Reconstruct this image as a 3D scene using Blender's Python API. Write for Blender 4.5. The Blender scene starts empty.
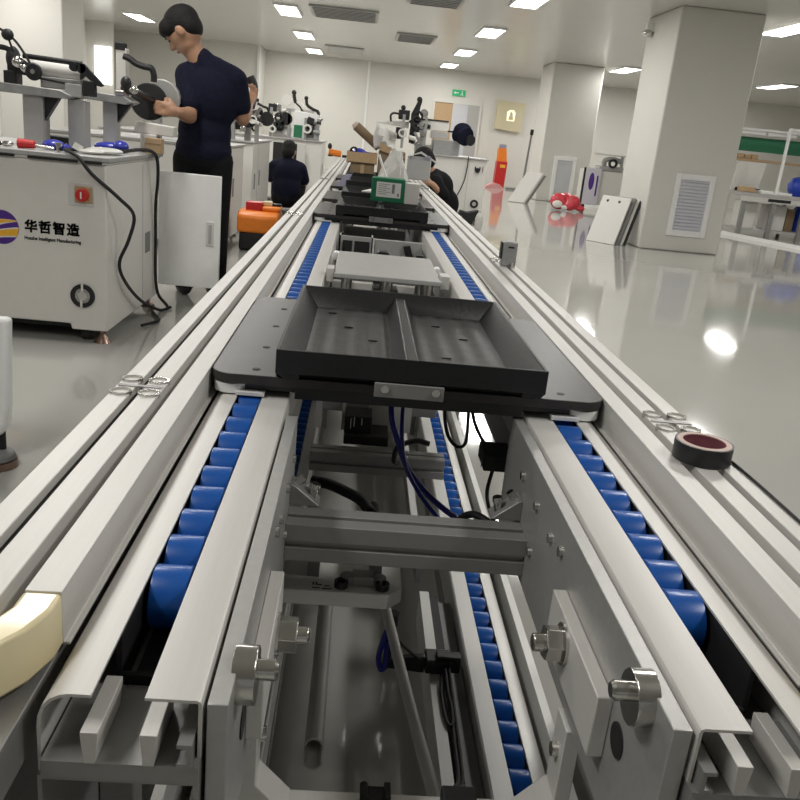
import bpy, bmesh, math, random
from mathutils import Vector, Matrix
random.seed(7)
C = bpy.context.scene.collection
SC = bpy.context.scene
PI = math.pi

# ------------------------------------------------------------------ camera, world, lights, exposure
cam_data = bpy.data.cameras.new('camera')
cam = bpy.data.objects.new('camera', cam_data); C.objects.link(cam)
cam_data.sensor_width = 36.0
cam_data.lens = 37.35
cam_data.clip_start = 0.02
R3 = Matrix(((0.994603145, -0.079858303, -0.066236207),
             (-0.038599826, 0.307767754, -0.950678212),
             (0.096304917, 0.948104246, 0.303024259)))
cam.matrix_world = Matrix.Translation((0, 0, 1.10)) @ R3.to_4x4()
SC.camera = cam
SC.view_settings.view_transform = 'Standard'
SC.view_settings.look = 'None'
SC.view_settings.gamma = 1.0
SC.view_settings.use_curve_mapping = False
SC.view_settings.exposure = 0.22
world = bpy.data.worlds.new('ambient_fill'); SC.world = world  # even ambient fill added for the open back of the hall
world.use_nodes = True
world.node_tree.nodes['Background'].inputs[0].default_value = (1.0, 0.98, 0.94, 1)
world.node_tree.nodes['Background'].inputs[1].default_value = 0.16
CEIL = 2.9
LAMP_W = 34.0
for lx in (-4.85, -1.45, 1.95, 5.37, 8.8):
    for ly in (0.4, 4.1, 7.8, 11.5, 15.2, 18.95, 22.5):
        if (lx, ly) in ((5.37, 15.2), (8.8, 15.2), (5.37, 7.8), (-4.85, .4), (8.8, .4), (5.37, .4)): continue
        if (lx, ly) == (-4.85, 22.5): continue
        ld = bpy.data.lights.new('ceiling_lamp', 'AREA')
        ld.shape = 'RECTANGLE'; ld.size = 0.32; ld.size_y = 1.15
        ld.energy = LAMP_W; ld.color = (1.0, 0.982, 0.95)
        lo = bpy.data.objects.new('ceiling_lamp', ld); C.objects.link(lo)
        lo.location = (lx + (.06 if (lx, ly) == (5.37, 18.95) else 0), ly, CEIL - 0.035)

# ------------------------------------------------------------------ helpers
WM = {}                                     # world matrix of each parent

def cat_rom(pts, n=6):
    pts = [Vector(p) for p in pts]
    if len(pts) < 3: return pts
    q = [pts[0]*2 - pts[1]] + pts + [pts[-1]*2 - pts[-2]]
    out = []
    for i in range(1, len(q)-2):
        a, b, c, d = q[i-1], q[i], q[i+1], q[i+2]
        for k in range(n):
            t = k/n
            out.append(0.5*((2*b) + (c-a)*t + (2*a-5*b+4*c-d)*t*t + (3*b-a-3*c+d)*t**3))
    out.append(pts[-1])
    return out

class MB:
    def __init__(s): s.v = []; s.f = []
    def add(s, vs, fs):
        o = len(s.v); s.v += [Vector(x) for x in vs]; s.f += [[i+o for i in f] for f in fs]; return s
    def box(s, x0, x1, y0, y1, z0, z1, M=None):
        vs = [Vector((x, y, z)) for x in (x0, x1) for y in (y0, y1) for z in (z0, z1)]
        if M: vs = [M @ v for v in vs]
        return s.add(vs, [(0,1,3,2),(4,6,7,5),(0,4,5,1),(2,3,7,6),(0,2,6,4),(1,5,7,3)])
    def obox(s, c, size, rot=(0,0,0)):
        from mathutils import Euler
        M = Matrix.Translation(c) @ Euler(rot).to_matrix().to_4x4()
        a, b, d = [x/2 for x in size]
        return s.box(-a, a, -b, b, -d, d, M)
    def prism(s, prof, axis, a0, a1):
        n = len(prof); vs = []
        for a in (a0, a1):
            for p, q in prof:
                vs.append({'x': (a, p, q), 'y': (p, a, q), 'z': (p, q, a)}[axis])
        fs = [list(range(n)), list(range(2*n-1, n-1, -1))]
        fs += [(i, (i+1) % n, n+(i+1) % n, n+i) for i in range(n)]
        return s.add(vs, fs)
    def strip(s, path, t, axis, a0, a1):          # thin bent sheet: offset a 2D path by t
        p = [Vector(q) for q in path]; off = []
        for i in range(len(p)):
            d = (p[min(i+1, len(p)-1)] - p[max(i-1, 0)]).normalized()
            off.append(p[i] + Vector((-d.y, d.x))*t)
        return s.prism([tuple(q) for q in p] + [tuple(q) for q in reversed(off)], axis, a0, a1)
    def frame(s, d):
        d = d.normalized(); u = d.orthogonal().normalized(); return u, d.cross(u)
    def cyl(s, p0, p1, r0, r1=None, seg=20):
        p0, p1 = Vector(p0), Vector(p1); r1 = r0 if r1 is None else r1
        u, w = s.frame(p1-p0); vs = []
        for p, r in ((p0, r0), (p1, r1)):
            for i in range(seg):
                a = 2*PI*i/seg; vs.append(p + (u*math.cos(a) + w*math.sin(a))*r)
        fs = [list(range(seg-1, -1, -1)), list(range(seg, 2*seg))]
        fs += [(i, (i+1) % seg, seg+(i+1) % seg, seg+i) for i in range(seg)]
        return s.add(vs, fs)
    def lathe(s, prof, base, axis, seg=24):       # prof: (radius, height) closed loop; axis: direction
        base = Vector(base); d = Vector(axis).normalized(); u, w = s.frame(d); n = len(prof); vs = []; fs = []
        for i in range(seg):
            a = 2*PI*i/seg; e = u*math.cos(a) + w*math.sin(a)
            vs += [base + d*h + e*r for r, h in prof]
        for i in range(seg):
            j = (i+1) % seg
            for k in range(n):
                l = (k+1) % n
                fs.append((i*n+k, i*n+l, j*n+l, j*n+k))
        return s.add(vs, fs)
    def tube(s, pts, r, seg=8, n=6, smooth=True):
        p = cat_rom(pts, n) if smooth else [Vector(q) for q in pts]
        rs = r if isinstance(r, (list, tuple)) else [r]*len(p)
        if len(rs) != len(p): rs = [rs[min(len(rs)-1, int(i*(len(rs)-1)/(len(p)-1)+.5))] for i in range(len(p))]
        vs = []; u = None
        for i in range(len(p)):
            d = (p[min(i+1, len(p)-1)] - p[max(i-1, 0)]).normalized()
            if u is None: u = d.orthogonal().normalized()
            u = (u - d*u.dot(d))
            u = u.normalized() if u.length > 1e-6 else d.orthogonal().normalized()
            w = d.cross(u)
            for k in range(seg):
                a = 2*PI*k/seg; vs.append(p[i] + (u*math.cos(a) + w*math.sin(a))*rs[i])
        m = len(p); fs = [list(range(seg-1, -1, -1)), list(range((m-1)*seg, m*seg))]
        for i in range(m-1):
            for k in range(seg):
                l = (k+1) % seg; fs.append((i*seg+k, i*seg+l, (i+1)*seg+l, (i+1)*seg+k))
        return s.add(vs, fs)
    def ell(s, c, r, rot=None, seg=20, rings=12):
        c = Vector(c); r = (r, r, r) if not isinstance(r, (list, tuple)) else r
        M = rot if rot else Matrix.Identity(3)
        vs = [c + M @ Vector((0, 0, r[2]))]; fs = []
        for j in range(1, rings):
            t = PI*j/rings
            for i in range(seg):
                a = 2*PI*i/seg
                vs.append(c + M @ Vector((r[0]*math.sin(t)*math.cos(a), r[1]*math.sin(t)*math.sin(a), r[2]*math.cos(t))))
        vs.append(c + M @ Vector((0, 0, -r[2])))
        for i in range(seg): fs.append((0, 1+i, 1+(i+1) % seg))
        for j in range(rings-2):
            for i in range(seg):
                k = (i+1) % seg
                fs.append((1+j*seg+i, 1+(j+1)*seg+i, 1+(j+1)*seg+k, 1+j*seg+k))
        L = len(vs)-1; b = 1+(rings-2)*seg
        for i in range(seg): fs.append((L, b+(i+1) % seg, b+i))
        return s.add(vs, fs)
    def limb(s, chain):                           # chain of (point, radius): rounded tapering limb
        for i, (p, r) in enumerate(chain):
            s.ell(p, r, seg=14, rings=8)
            if i: s.cyl(chain[i-1][0], p, chain[i-1][1], r, seg=14)
        return s
    def mesh(s, name, M=None):
        me = bpy.data.meshes.new(name)
        vs = [M @ v for v in s.v] if M else s.v
        me.from_pydata([tuple(v) for v in vs], [], s.f)
        bm = bmesh.new(); bm.from_mesh(me)
        bmesh.ops.recalc_face_normals(bm, faces=bm.faces[:])
        bm.to_mesh(me); bm.free()
        return me

def finish(o, smooth, bevel, angle=40):
    me = o.data
    if smooth:
        for p in me.polygons: p.use_smooth = True
        me.set_sharp_from_angle(angle=math.radians(angle))
    if bevel:
        m = o.modifiers.new('bevel', 'BEVEL'); m.width = bevel; m.segments = 2; m.limit_method = 'ANGLE'
        m.angle_limit = math.radians(35)

def thing(name, label, cat, loc=(0,0,0), rotz=0, group=None):
    o = bpy.data.objects.new(name, None); C.objects.link(o)
    o.empty_display_size = 0.1
    o.location = loc; o.rotation_euler = (0, 0, rotz)
    o['label'] = label; o['category'] = cat
    if group: o['group'] = group
    WM[o.name] = Matrix.Translation(loc) @ Matrix.Rotation(rotz, 4, 'Z')
    return o

def part(name, mb, m, parent, label=None, bevel=0, smooth=True, local=False, stuff=False):
    M = None if local else WM[parent.name].inverted()
    me = mb.mesh(name, M); me.materials.append(m)
    o = bpy.data.objects.new(name, me); C.objects.link(o); o.parent = parent
    WM[o.name] = WM[parent.name]
    if label: o['label'] = label
    if stuff: o['kind'] = 'stuff'
    finish(o, smooth, bevel)
    return o

def single(name, mb, m, label, cat, origin, group=None, bevel=0, smooth=True):
    me = mb.mesh(name, Matrix.Translation(-Vector(origin))); me.materials.append(m)
    o = bpy.data.objects.new(name, me); C.objects.link(o); o.location = origin
    o['label'] = label; o['category'] = cat
    if group: o['group'] = group
    WM[o.name] = Matrix.Translation(origin)
    finish(o, smooth, bevel)
    return o

def struct(name, mb, m, parent=None, bevel=0):
    me = mb.mesh(name); me.materials.append(m)
    o = bpy.data.objects.new(name, me); C.objects.link(o)
    if parent: o.parent = parent
    else: o['kind'] = 'structure'
    WM[o.name] = Matrix.Identity(4)
    finish(o, True, bevel)
    return o

def dup(root, loc, label, name=None):
    r = root.copy(); C.objects.link(r); r.location = loc; r['label'] = label
    for ch in list(root.children):
        c = ch.copy(); C.objects.link(c); c.parent = r
        for g in list(ch.children):
            d = g.copy(); C.objects.link(d); d.parent = c
    return r

def organic(name, mb, m, parent, voxel, label=None, smooth_it=4):
    """overlapping closed shapes fused into one continuous skin"""
    me = mb.mesh(name + '_raw')
    t = bpy.data.objects.new(name + '_raw', me); C.objects.link(t)
    r = t.modifiers.new('r', 'REMESH'); r.mode = 'VOXEL'; r.voxel_size = voxel
    if smooth_it:
        sm = t.modifiers.new('s', 'SMOOTH'); sm.factor = 0.5; sm.iterations = smooth_it
    dg = bpy.context.evaluated_depsgraph_get(); dg.update()
    nm = bpy.data.meshes.new_from_object(t.evaluated_get(dg))
    bpy.data.objects.remove(t); bpy.data.meshes.remove(me)
    nm.name = name
    nm.transform(WM[parent.name].inverted())
    nm.materials.clear(); nm.materials.append(m)
    for p in nm.polygons: p.use_smooth = True; p.material_index = 0
    o = bpy.data.objects.new(name, nm); C.objects.link(o); o.parent = parent
    WM[o.name] = WM[parent.name]
    if label: o['label'] = label
    return o

def bold_text(name, body, size, x, z, y, m, parent, w, **k):
    raw = []
    for dx in (-w, 0, w):
        for dz in (-w, w):
            raw.append(text_part(name, body, size, Matrix.Translation((x+dx, y, z+dz)) @ Matrix.Rotation(PI/2, 4, 'X'), m, parent, **k))
    bm = bmesh.new()
    for r in raw: bm.from_mesh(r.data)
    bm.to_mesh(raw[0].data); bm.free()
    for r in raw[1:]: bpy.data.objects.remove(r)
    return raw[0]

def text_part(name, body, size, M, m, parent, bold=0.0, depth=0.0008, label=None, sx=1.0, spacing=1.0):
    cu = bpy.data.curves.new(name, 'FONT'); cu.body = body; cu.size = size; cu.extrude = depth; cu.offset = bold
    cu.space_character = spacing
    t = bpy.data.objects.new(name + '_raw', cu); C.objects.link(t)
    dg = bpy.context.evaluated_depsgraph_get(); dg.update()
    nm = bpy.data.meshes.new_from_object(t.evaluated_get(dg))
    bpy.data.objects.remove(t)
    nm.transform(WM[parent.name].inverted() @ M @ Matrix.Diagonal((sx, 1, 1, 1)))
    nm.materials.clear(); nm.materials.append(m)
    for p in nm.polygons: p.material_index = 0
    o = bpy.data.objects.new(name, nm); C.objects.link(o); o.parent = parent
    WM[o.name] = WM[parent.name]
    if label: o['label'] = label
    return o

def mat(name, col, rough=0.5, metal=0.0, var=0.04, scale=30.0, bump=0.0, stretch=None, coat=0.0, spec=0.5, emit=None, alpha=None, trans=0.0):
    m = bpy.data.materials.new(name); m.use_nodes = True
    nt = m.node_tree; b = nt.nodes['Principled BSDF']
    b.inputs['Roughness'].default_value = rough; b.inputs['Metallic'].default_value = metal
    b.inputs['Coat Weight'].default_value = coat; b.inputs['Specular IOR Level'].default_value = spec
    b.inputs['Coat Roughness'].default_value = 0.05
    b.inputs['Transmission Weight'].default_value = trans
    tc = nt.nodes.new('ShaderNodeTexCoord'); mp = nt.nodes.new('ShaderNodeMapping')
    if stretch: mp.inputs['Scale'].default_value = stretch
    nz = nt.nodes.new('ShaderNodeTexNoise'); nz.inputs['Scale'].default_value = scale; nz.inputs['Detail'].default_value = 4
    nt.links.new(tc.outputs['Object'], mp.inputs[0]); nt.links.new(mp.outputs[0], nz.inputs['Vector'])
    rp = nt.nodes.new('ShaderNodeValToRGB')
    rp.color_ramp.elements[0].position = 0.3; rp.color_ramp.elements[1].position = 0.7
    rp.color_ramp.elements[0].color = [max(0, c*(1-var)) for c in col] + [1]
    rp.color_ramp.elements[1].color = [min(1, c*(1+var)) for c in col] + [1]
    nt.links.new(nz.outputs['Fac'], rp.inputs[0]); nt.links.new(rp.outputs[0], b.inputs['Base Color'])
    if bump:
        bp = nt.nodes.new('ShaderNodeBump'); bp.inputs['Strength'].default_value = bump; bp.inputs['Distance'].default_value = 0.01
        nt.links.new(nz.outputs['Fac'], bp.inputs['Height']); nt.links.new(bp.outputs[0], b.inputs['Normal'])
    if emit:
        b.inputs['Emission Color'].default_value = (*emit[:3], 1); b.inputs['Emission Strength'].default_value = emit[3]
    if alpha is not None: b.inputs['Alpha'].default_value = alpha
    return m

MT = {
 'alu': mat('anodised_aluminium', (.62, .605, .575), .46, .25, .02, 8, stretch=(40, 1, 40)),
 'alu_dark': mat('aluminium_darkened', (.30, .295, .285), .42, .45, .03, 60),  # base colour lowered for the shade inside the conveyor frame
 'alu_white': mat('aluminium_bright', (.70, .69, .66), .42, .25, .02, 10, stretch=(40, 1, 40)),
 'steel': mat('polished_steel', (.62, .61, .58), .18, 1.0, .03, 40),
 'plate_grey': mat('machined_plate', (.42, .415, .40), .40, .5, .04, 90),
 'black': mat('black_plastic', (.012, .012, .014), .42, 0, .1, 60),
 'rubber': mat('black_rubber', (.010, .010, .011), .6, 0, .1, 60),
 'pallet': mat('black_bakelite_plate', (.040, .036, .034), .36, 0, .15, 14, spec=.35),
 'tray': mat('black_formed_plastic', (.009, .009, .010), .42, 0, .2, 120, bump=.05, spec=.4),
 'tray_floor': mat('grey_sheen_plastic', (.045, .044, .043), .5, 0, .25, 60, bump=.04, spec=.35),  # greyer than the tray walls for the light its top reflects
 'blue': mat('blue_nylon', (.007, .080, .34), .28, 0, .05, 50, spec=.5),
 'navy_hose': mat('blue_polyurethane', (.04, .05, .38), .25, 0, .05, 50),
 'cream': mat('cream_nylon', (.78, .68, .42), .32, 0, .03, 30, coat=.2),
 'white': mat('white_powder_coat', (.72, .70, .655), .42, 0, .015, 20),
 'white_shade': mat('grey_white_coat', (.62, .61, .58), .45, 0, .015, 20),
 'white_plastic': mat('white_plastic', (.82, .82, .80), .4, 0, .02, 30),
 'grey': mat('light_grey_paint', (.42, .415, .40), .45, .1, .03, 40),
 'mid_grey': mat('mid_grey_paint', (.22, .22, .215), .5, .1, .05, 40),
 'wall': mat('cleanroom_wall', (.66, .645, .595), .6, 0, .01, 4, spec=.3),
 'ceiling': mat('cleanroom_ceiling', (.60, .59, .555), .22, 0, .01, 3, spec=.5),
 'floor': mat('epoxy_floor', (.42, .415, .385), .06, 0, .03, 1.2, spec=.65, bump=.0),
 'red': mat('red_plastic', (.55, .02, .02), .35, 0, .05, 30),
 'red_bag': mat('red_film', (.62, .05, .07), .25, 0, .2, 14),
 'orange': mat('orange_plastic', (.85, .23, .02), .4, 0, .04, 30),
 'green': mat('green_card', (.01, .16, .075), .45, 0, .04, 30),
 'green_light': mat('green_board', (.02, .18, .085), .45, 0, .04, 30),
 'card': mat('brown_cardboard', (.24, .17, .10), .8, 0, .06, 40),
 'card_light': mat('tan_cardboard', (.46, .32, .18), .8, 0, .06, 40),
 'paper': mat('white_paper', (.78, .77, .73), .7, 0, .02, 30),
 'film': mat('clear_film', (.75, .74, .70), .3, 0, .08, 20, alpha=.75),
 'purple': mat('lavender_foam', (.30, .29, .38), .6, 0, .05, 30),
 'purple_dark': mat('violet_print', (.075, .02, .24), .5, 0, .02, 30),
 'yellow': mat('yellow_print', (.85, .45, .03), .5, 0, .02, 30),
 'ink': mat('black_print', (.012, .012, .012), .5, 0, .05, 30),
 'navy': mat('navy_cloth', (.007, .008, .021), .9, 0, .25, 45, bump=.15, spec=.2),
 'black_cloth': mat('black_cloth', (.007, .007, .008), .9, 0, .25, 45, bump=.15, spec=.2),
 'skin': mat('skin', (.40, .22, .135), .5, 0, .05, 40),
 'hair': mat('black_hair', (.008, .007, .007), .7, 0, .3, 160, bump=.5, spec=.3),
 'lamp': mat('lamp_diffuser', (.9, .9, .88), .5, 0, .0, 10, emit=(1, .98, .94, 5.0)),
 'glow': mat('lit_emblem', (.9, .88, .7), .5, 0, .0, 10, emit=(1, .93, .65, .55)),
 'exit': mat('exit_sign_lit', (.02, .35, .14), .5, 0, .0, 10, emit=(.03, .6, .22, .12)),
 'window_lit': mat('bright_window', (.9, .9, .9), .4, 0, .0, 10, emit=(1, 1, .97, 1.3)),
 'notice': mat('beige_panel', (.60, .54, .36), .5, 0, .02, 20),
 'vent_white': mat('lavender_white_vent', (.66, .65, .70), .5, 0, .02, 20),
 'pale_blue': mat('pale_grey_blue_panel', (.55, .56, .58), .5, 0, .02, 20),
 'skin_pink': mat('pink_film', (.72, .35, .35), .4, 0, .1, 20),
 'tape_core': mat('tape_card_core', (.62, .48, .42), .7, 0, .06, 40),
 'tape_in': mat('maroon_core', (.20, .06, .08), .6, 0, .3, 40),
 'plastic_blue': mat('blue_drum', (.02, .06, .45), .35, 0, .05, 30),
 'lens': mat('glass_smoke', (.2, .2, .2), .05, 0, .0, 10),
 'rust': mat('copper_foot', (.28, .19, .15), .3, .8, .05, 30),
 'machine': mat('cast_grey_machine', (.33, .33, .32), .45, .3, .12, 30),
}

# ------------------------------------------------------------------ the hall
WY = 24.2
struct('floor', MB().box(-8, 14, -6, WY+.2, -.06, 0), MT['floor'])
struct('ceiling', MB().box(-8, 14, -6, WY+.2, CEIL, CEIL+.06), MT['ceiling'])
struct('wall_back', MB().box(-2.85, 14, WY, WY+.15, 0, CEIL), MT['wall'])
struct('wall_back_left', MB().box(-6.6, -2.85, 22.9, WY+.15, 0, CEIL), MT['wall'])
struct('wall_left', MB().box(-6.75, -6.6, -6, WY+.15, 0, CEIL), MT['wall'])
struct('wall_right', MB().box(13.0, 13.15, -6, WY+.15, 0, CEIL), MT['wall'])
struct('trim_1', MB().box(-.09, -.03, WY-.02, WY, 0, CEIL), MT['white_plastic'])
struct('trim_2', MB().box(-2.90, -2.83, 22.86, 22.9, 0, CEIL), MT['white_plastic'])
w1 = struct('window_1', MB().box(-6.4, -6.02, 20.98, 21.04, 1.55, 2.38), MT['window_lit'])
struct('window_frame', MB().box(-6.6, -5.98, 21.04, 21.10, 0, CEIL), MT['wall'], w1)

def pillar(x0, x1, y0, y1, name='pillar'):
    return struct(name, MB().box(x0, x1, y0, y1, 0, CEIL), MT['wall'], bevel=.02)
pillar(3.65, 4.70, 10.77, 12.0)
pillar(3.90, 5.0, 19.0, 20.3)
pillar(-5.2, -4.3, 12.7, 13.65)
struct('trim_3', MB().strip([(4.75, 19.2), (5.6, 16.6), (6.25, 14.4), (6.85, 12.75), (7.2, 10.5), (7.3, 6)], .07, 'z', 0, .055), MT['white_plastic'])

# door in the far wall
d1 = struct('door_1', MB().box(1.76, 1.82, WY-.05, WY, 0, 2.12).box(3.06, 3.12, WY-.05, WY, 0, 2.12).box(1.82, 3.06, WY-.05, WY, 2.06, 2.12), MT['wall'])
struct('door_panel', MB().box(1.82, 2.32, WY-.02, WY-.002, 0, 2.06), MT['card_light'], d1)
struct('door_glass', MB().box(2.32, 2.74, WY-.03, WY-.003, 0, 2.06), MT['pale_blue'], d1)
struct('door_leaf', MB().box(2.74, 3.06, WY-.04, WY-.004, 0, 2.06), MT['grey'], d1)

sg = thing('exit_sign', 'small green lit exit sign above the far doorway', 'sign', (2.44, WY-.03, 2.28))
part('sign_panel', MB().box(2.26, 2.62, WY-.05, WY-.001, 2.26, 2.42), MT['exit'], sg)
part('running_figure', MB().ell((2.53, WY-.052, 2.38), (.014, .004, .014)).obox((2.53, WY-.052, 2.34), (.02, .004, .06), (0, .3, 0))
     .obox((2.51, WY-.052, 2.30), (.014, .004, .06), (0, .7, 0)).obox((2.55, WY-.052, 2.30), (.014, .004, .06), (0, -.5, 0)), MT['white_plastic'], sg)
part('arrow', MB().prism([(2.30, 2.34), (2.35, 2.375), (2.35, 2.35), (2.44, 2.35), (2.44, 2.33), (2.35, 2.33), (2.35, 2.305)], 'y', WY-.054, WY-.05), MT['white_plastic'], sg)

nb = thing('wall_panel', 'beige square panel with a small lit emblem on the far wall', 'panel', (3.93, WY-.1, 1.5))
part('panel_board', MB().prism([(3.54, 2.27), (4.30, 2.24), (4.24, 1.47), (3.52, 1.52)], 'y', WY-.12, WY-.001), MT['notice'], nb)
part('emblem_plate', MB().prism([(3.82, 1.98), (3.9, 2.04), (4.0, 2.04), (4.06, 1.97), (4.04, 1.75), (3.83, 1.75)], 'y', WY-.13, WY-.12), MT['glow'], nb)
part('emblem_mark', MB().ell((3.94, WY-.131, 1.94), (.04, .006, .05)).prism([(3.87, 1.78), (4.01, 1.78), (3.98, 1.92), (3.90, 1.92)], 'y', WY-.136, WY-.13), MT['notice'], nb)

# ceiling fittings
def ceiling_light(x, y, label):
    t = thing('ceiling_light', label, 'ceiling light', (x, y, CEIL), group='flat ceiling lights')
    part('frame', MB().box(x-.2, x+.2, y-.63, y+.63, CEIL-.03, CEIL-.001), MT['white_plastic'], t)
    part('diffuser', MB().box(x-.17, x+.17, y-.6, y+.6, CEIL-.034, CEIL-.03), MT['lamp'], t)
for x, y, l in ((-1.45, 15.2, 'lit ceiling panel nearest the top of the photo in the left row of three'),
                (-1.45, 18.95, 'lit ceiling panel, middle one of the three in the left row'),
                (-1.45, 22.5, 'lit ceiling panel nearest the far wall in the left row of three'),
                (1.95, 11.5, 'lit ceiling panel cut by the top edge of the photo, nearest in the middle row'),
                (1.95, 15.2, 'lit ceiling panel, second from the front in the middle row'),
                (1.95, 18.95, 'lit ceiling panel, third from the front in the middle row'),
                (1.95, 22.5, 'lit ceiling panel nearest the far doorway in the middle row'),
                (5.43, 18.95, 'lit ceiling panel seen between the two white pillars'),
                (5.37, 11.5, 'large lit ceiling panel just right of the near pillar'),
                (8.8, 18.95, 'lit ceiling panel at the right edge, below and behind the larger one'),
                (-4.85, 18.95, 'lit ceiling panel left of the standing man\'s head')):
    ceiling_light(x, y, l)
def ceiling_vent(x, y, w, d, label, strip=False):
    t = thing('ceiling_vent', label, 'ceiling vent', (x, y, CEIL), group='ceiling vents')
    part('vent_frame', MB().box(x-w/2, x+w/2, y-d/2, y+d/2, CEIL-.03, CEIL-.001), MT['grey'], t, bevel=.005)
    m = MB()
    for k in range(8):
        yy = y-d/2+.08+k*(d-.16)/7; m.box(x-w/2+.05, x+w/2-.05, yy-.02, yy+.02, CEIL-.04, CEIL-.03)
    part('louvre_slats', m, MT['white_plastic'] if strip else MT['mid_grey'], t)
ceiling_vent(-.5, 14.9, 1.1, 1.3, 'grey rectangular ceiling vent right of the nearest left-row light')
ceiling_vent(-.65, 21.4, .9, 1.5, 'small ceiling vent with pale slats near the far wall', True)
ceiling_vent(.8, 12.3, .75, 1.2, 'grey ceiling vent cut by the top edge of the photo')
ceiling_vent(.8, 17.35, .75, 1.3, 'grey ceiling vent between the second and third middle-row lights')

sc_ = thing('security_camera', 'small metal dome camera fixed high on the near pillar', 'camera', (3.6, 11.75, 2.7))
part('dome', MB().ell((3.58, 11.75, 2.68), (.07, .07, .05)), MT['steel'], sc_)
part('bracket', MB().box(3.56, 3.655, 11.72, 11.78, 2.70, 2.80), MT['white_plastic'], sc_)

# vent grille on the near pillar, access panel on the far pillar
vg = thing('pillar_vent', 'white louvred vent grille on the front of the near pillar', 'vent', (4.22, 10.77, .2))
part('grille_frame', MB().box(3.965, 4.035, 10.75, 10.769, .20, .98).box(4.41, 4.48, 10.75, 10.769, .20, .98).box(4.035, 4.41, 10.75, 10.769, .20, .27).box(4.035, 4.41, 10.75, 10.769, .91, .98), MT['white_plastic'], vg, bevel=.004)
part('grille_back', MB().box(4.035, 4.41, 10.763, 10.769, .27, .91), MT['vent_white'], vg)
for k in range(15):
    z = .295+k*.042
    part('louvre', MB().obox((4.2225, 10.752, z), (.365, .026, .006), (-.7, 0, 0)), MT['vent_white'], vg, smooth=False)
ap = thing('access_panel', 'pale blue-grey access panel with white frame low on the far pillar', 'panel', (4.5, 19, 0))
part('panel_frame', MB().box(4.19, 4.27, 18.95, 18.999, .03, .99).box(4.61, 4.69, 18.95, 18.999, .03, .99).box(4.27, 4.61, 18.95, 18.999, .91, .99).box(4.27, 4.61, 18.95, 18.999, .03, .1), MT['white_plastic'], ap, bevel=.005)
part('panel_face', MB().box(4.27, 4.61, 18.97, 18.999, .1, .91), MT['pale_blue'], ap)

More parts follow.
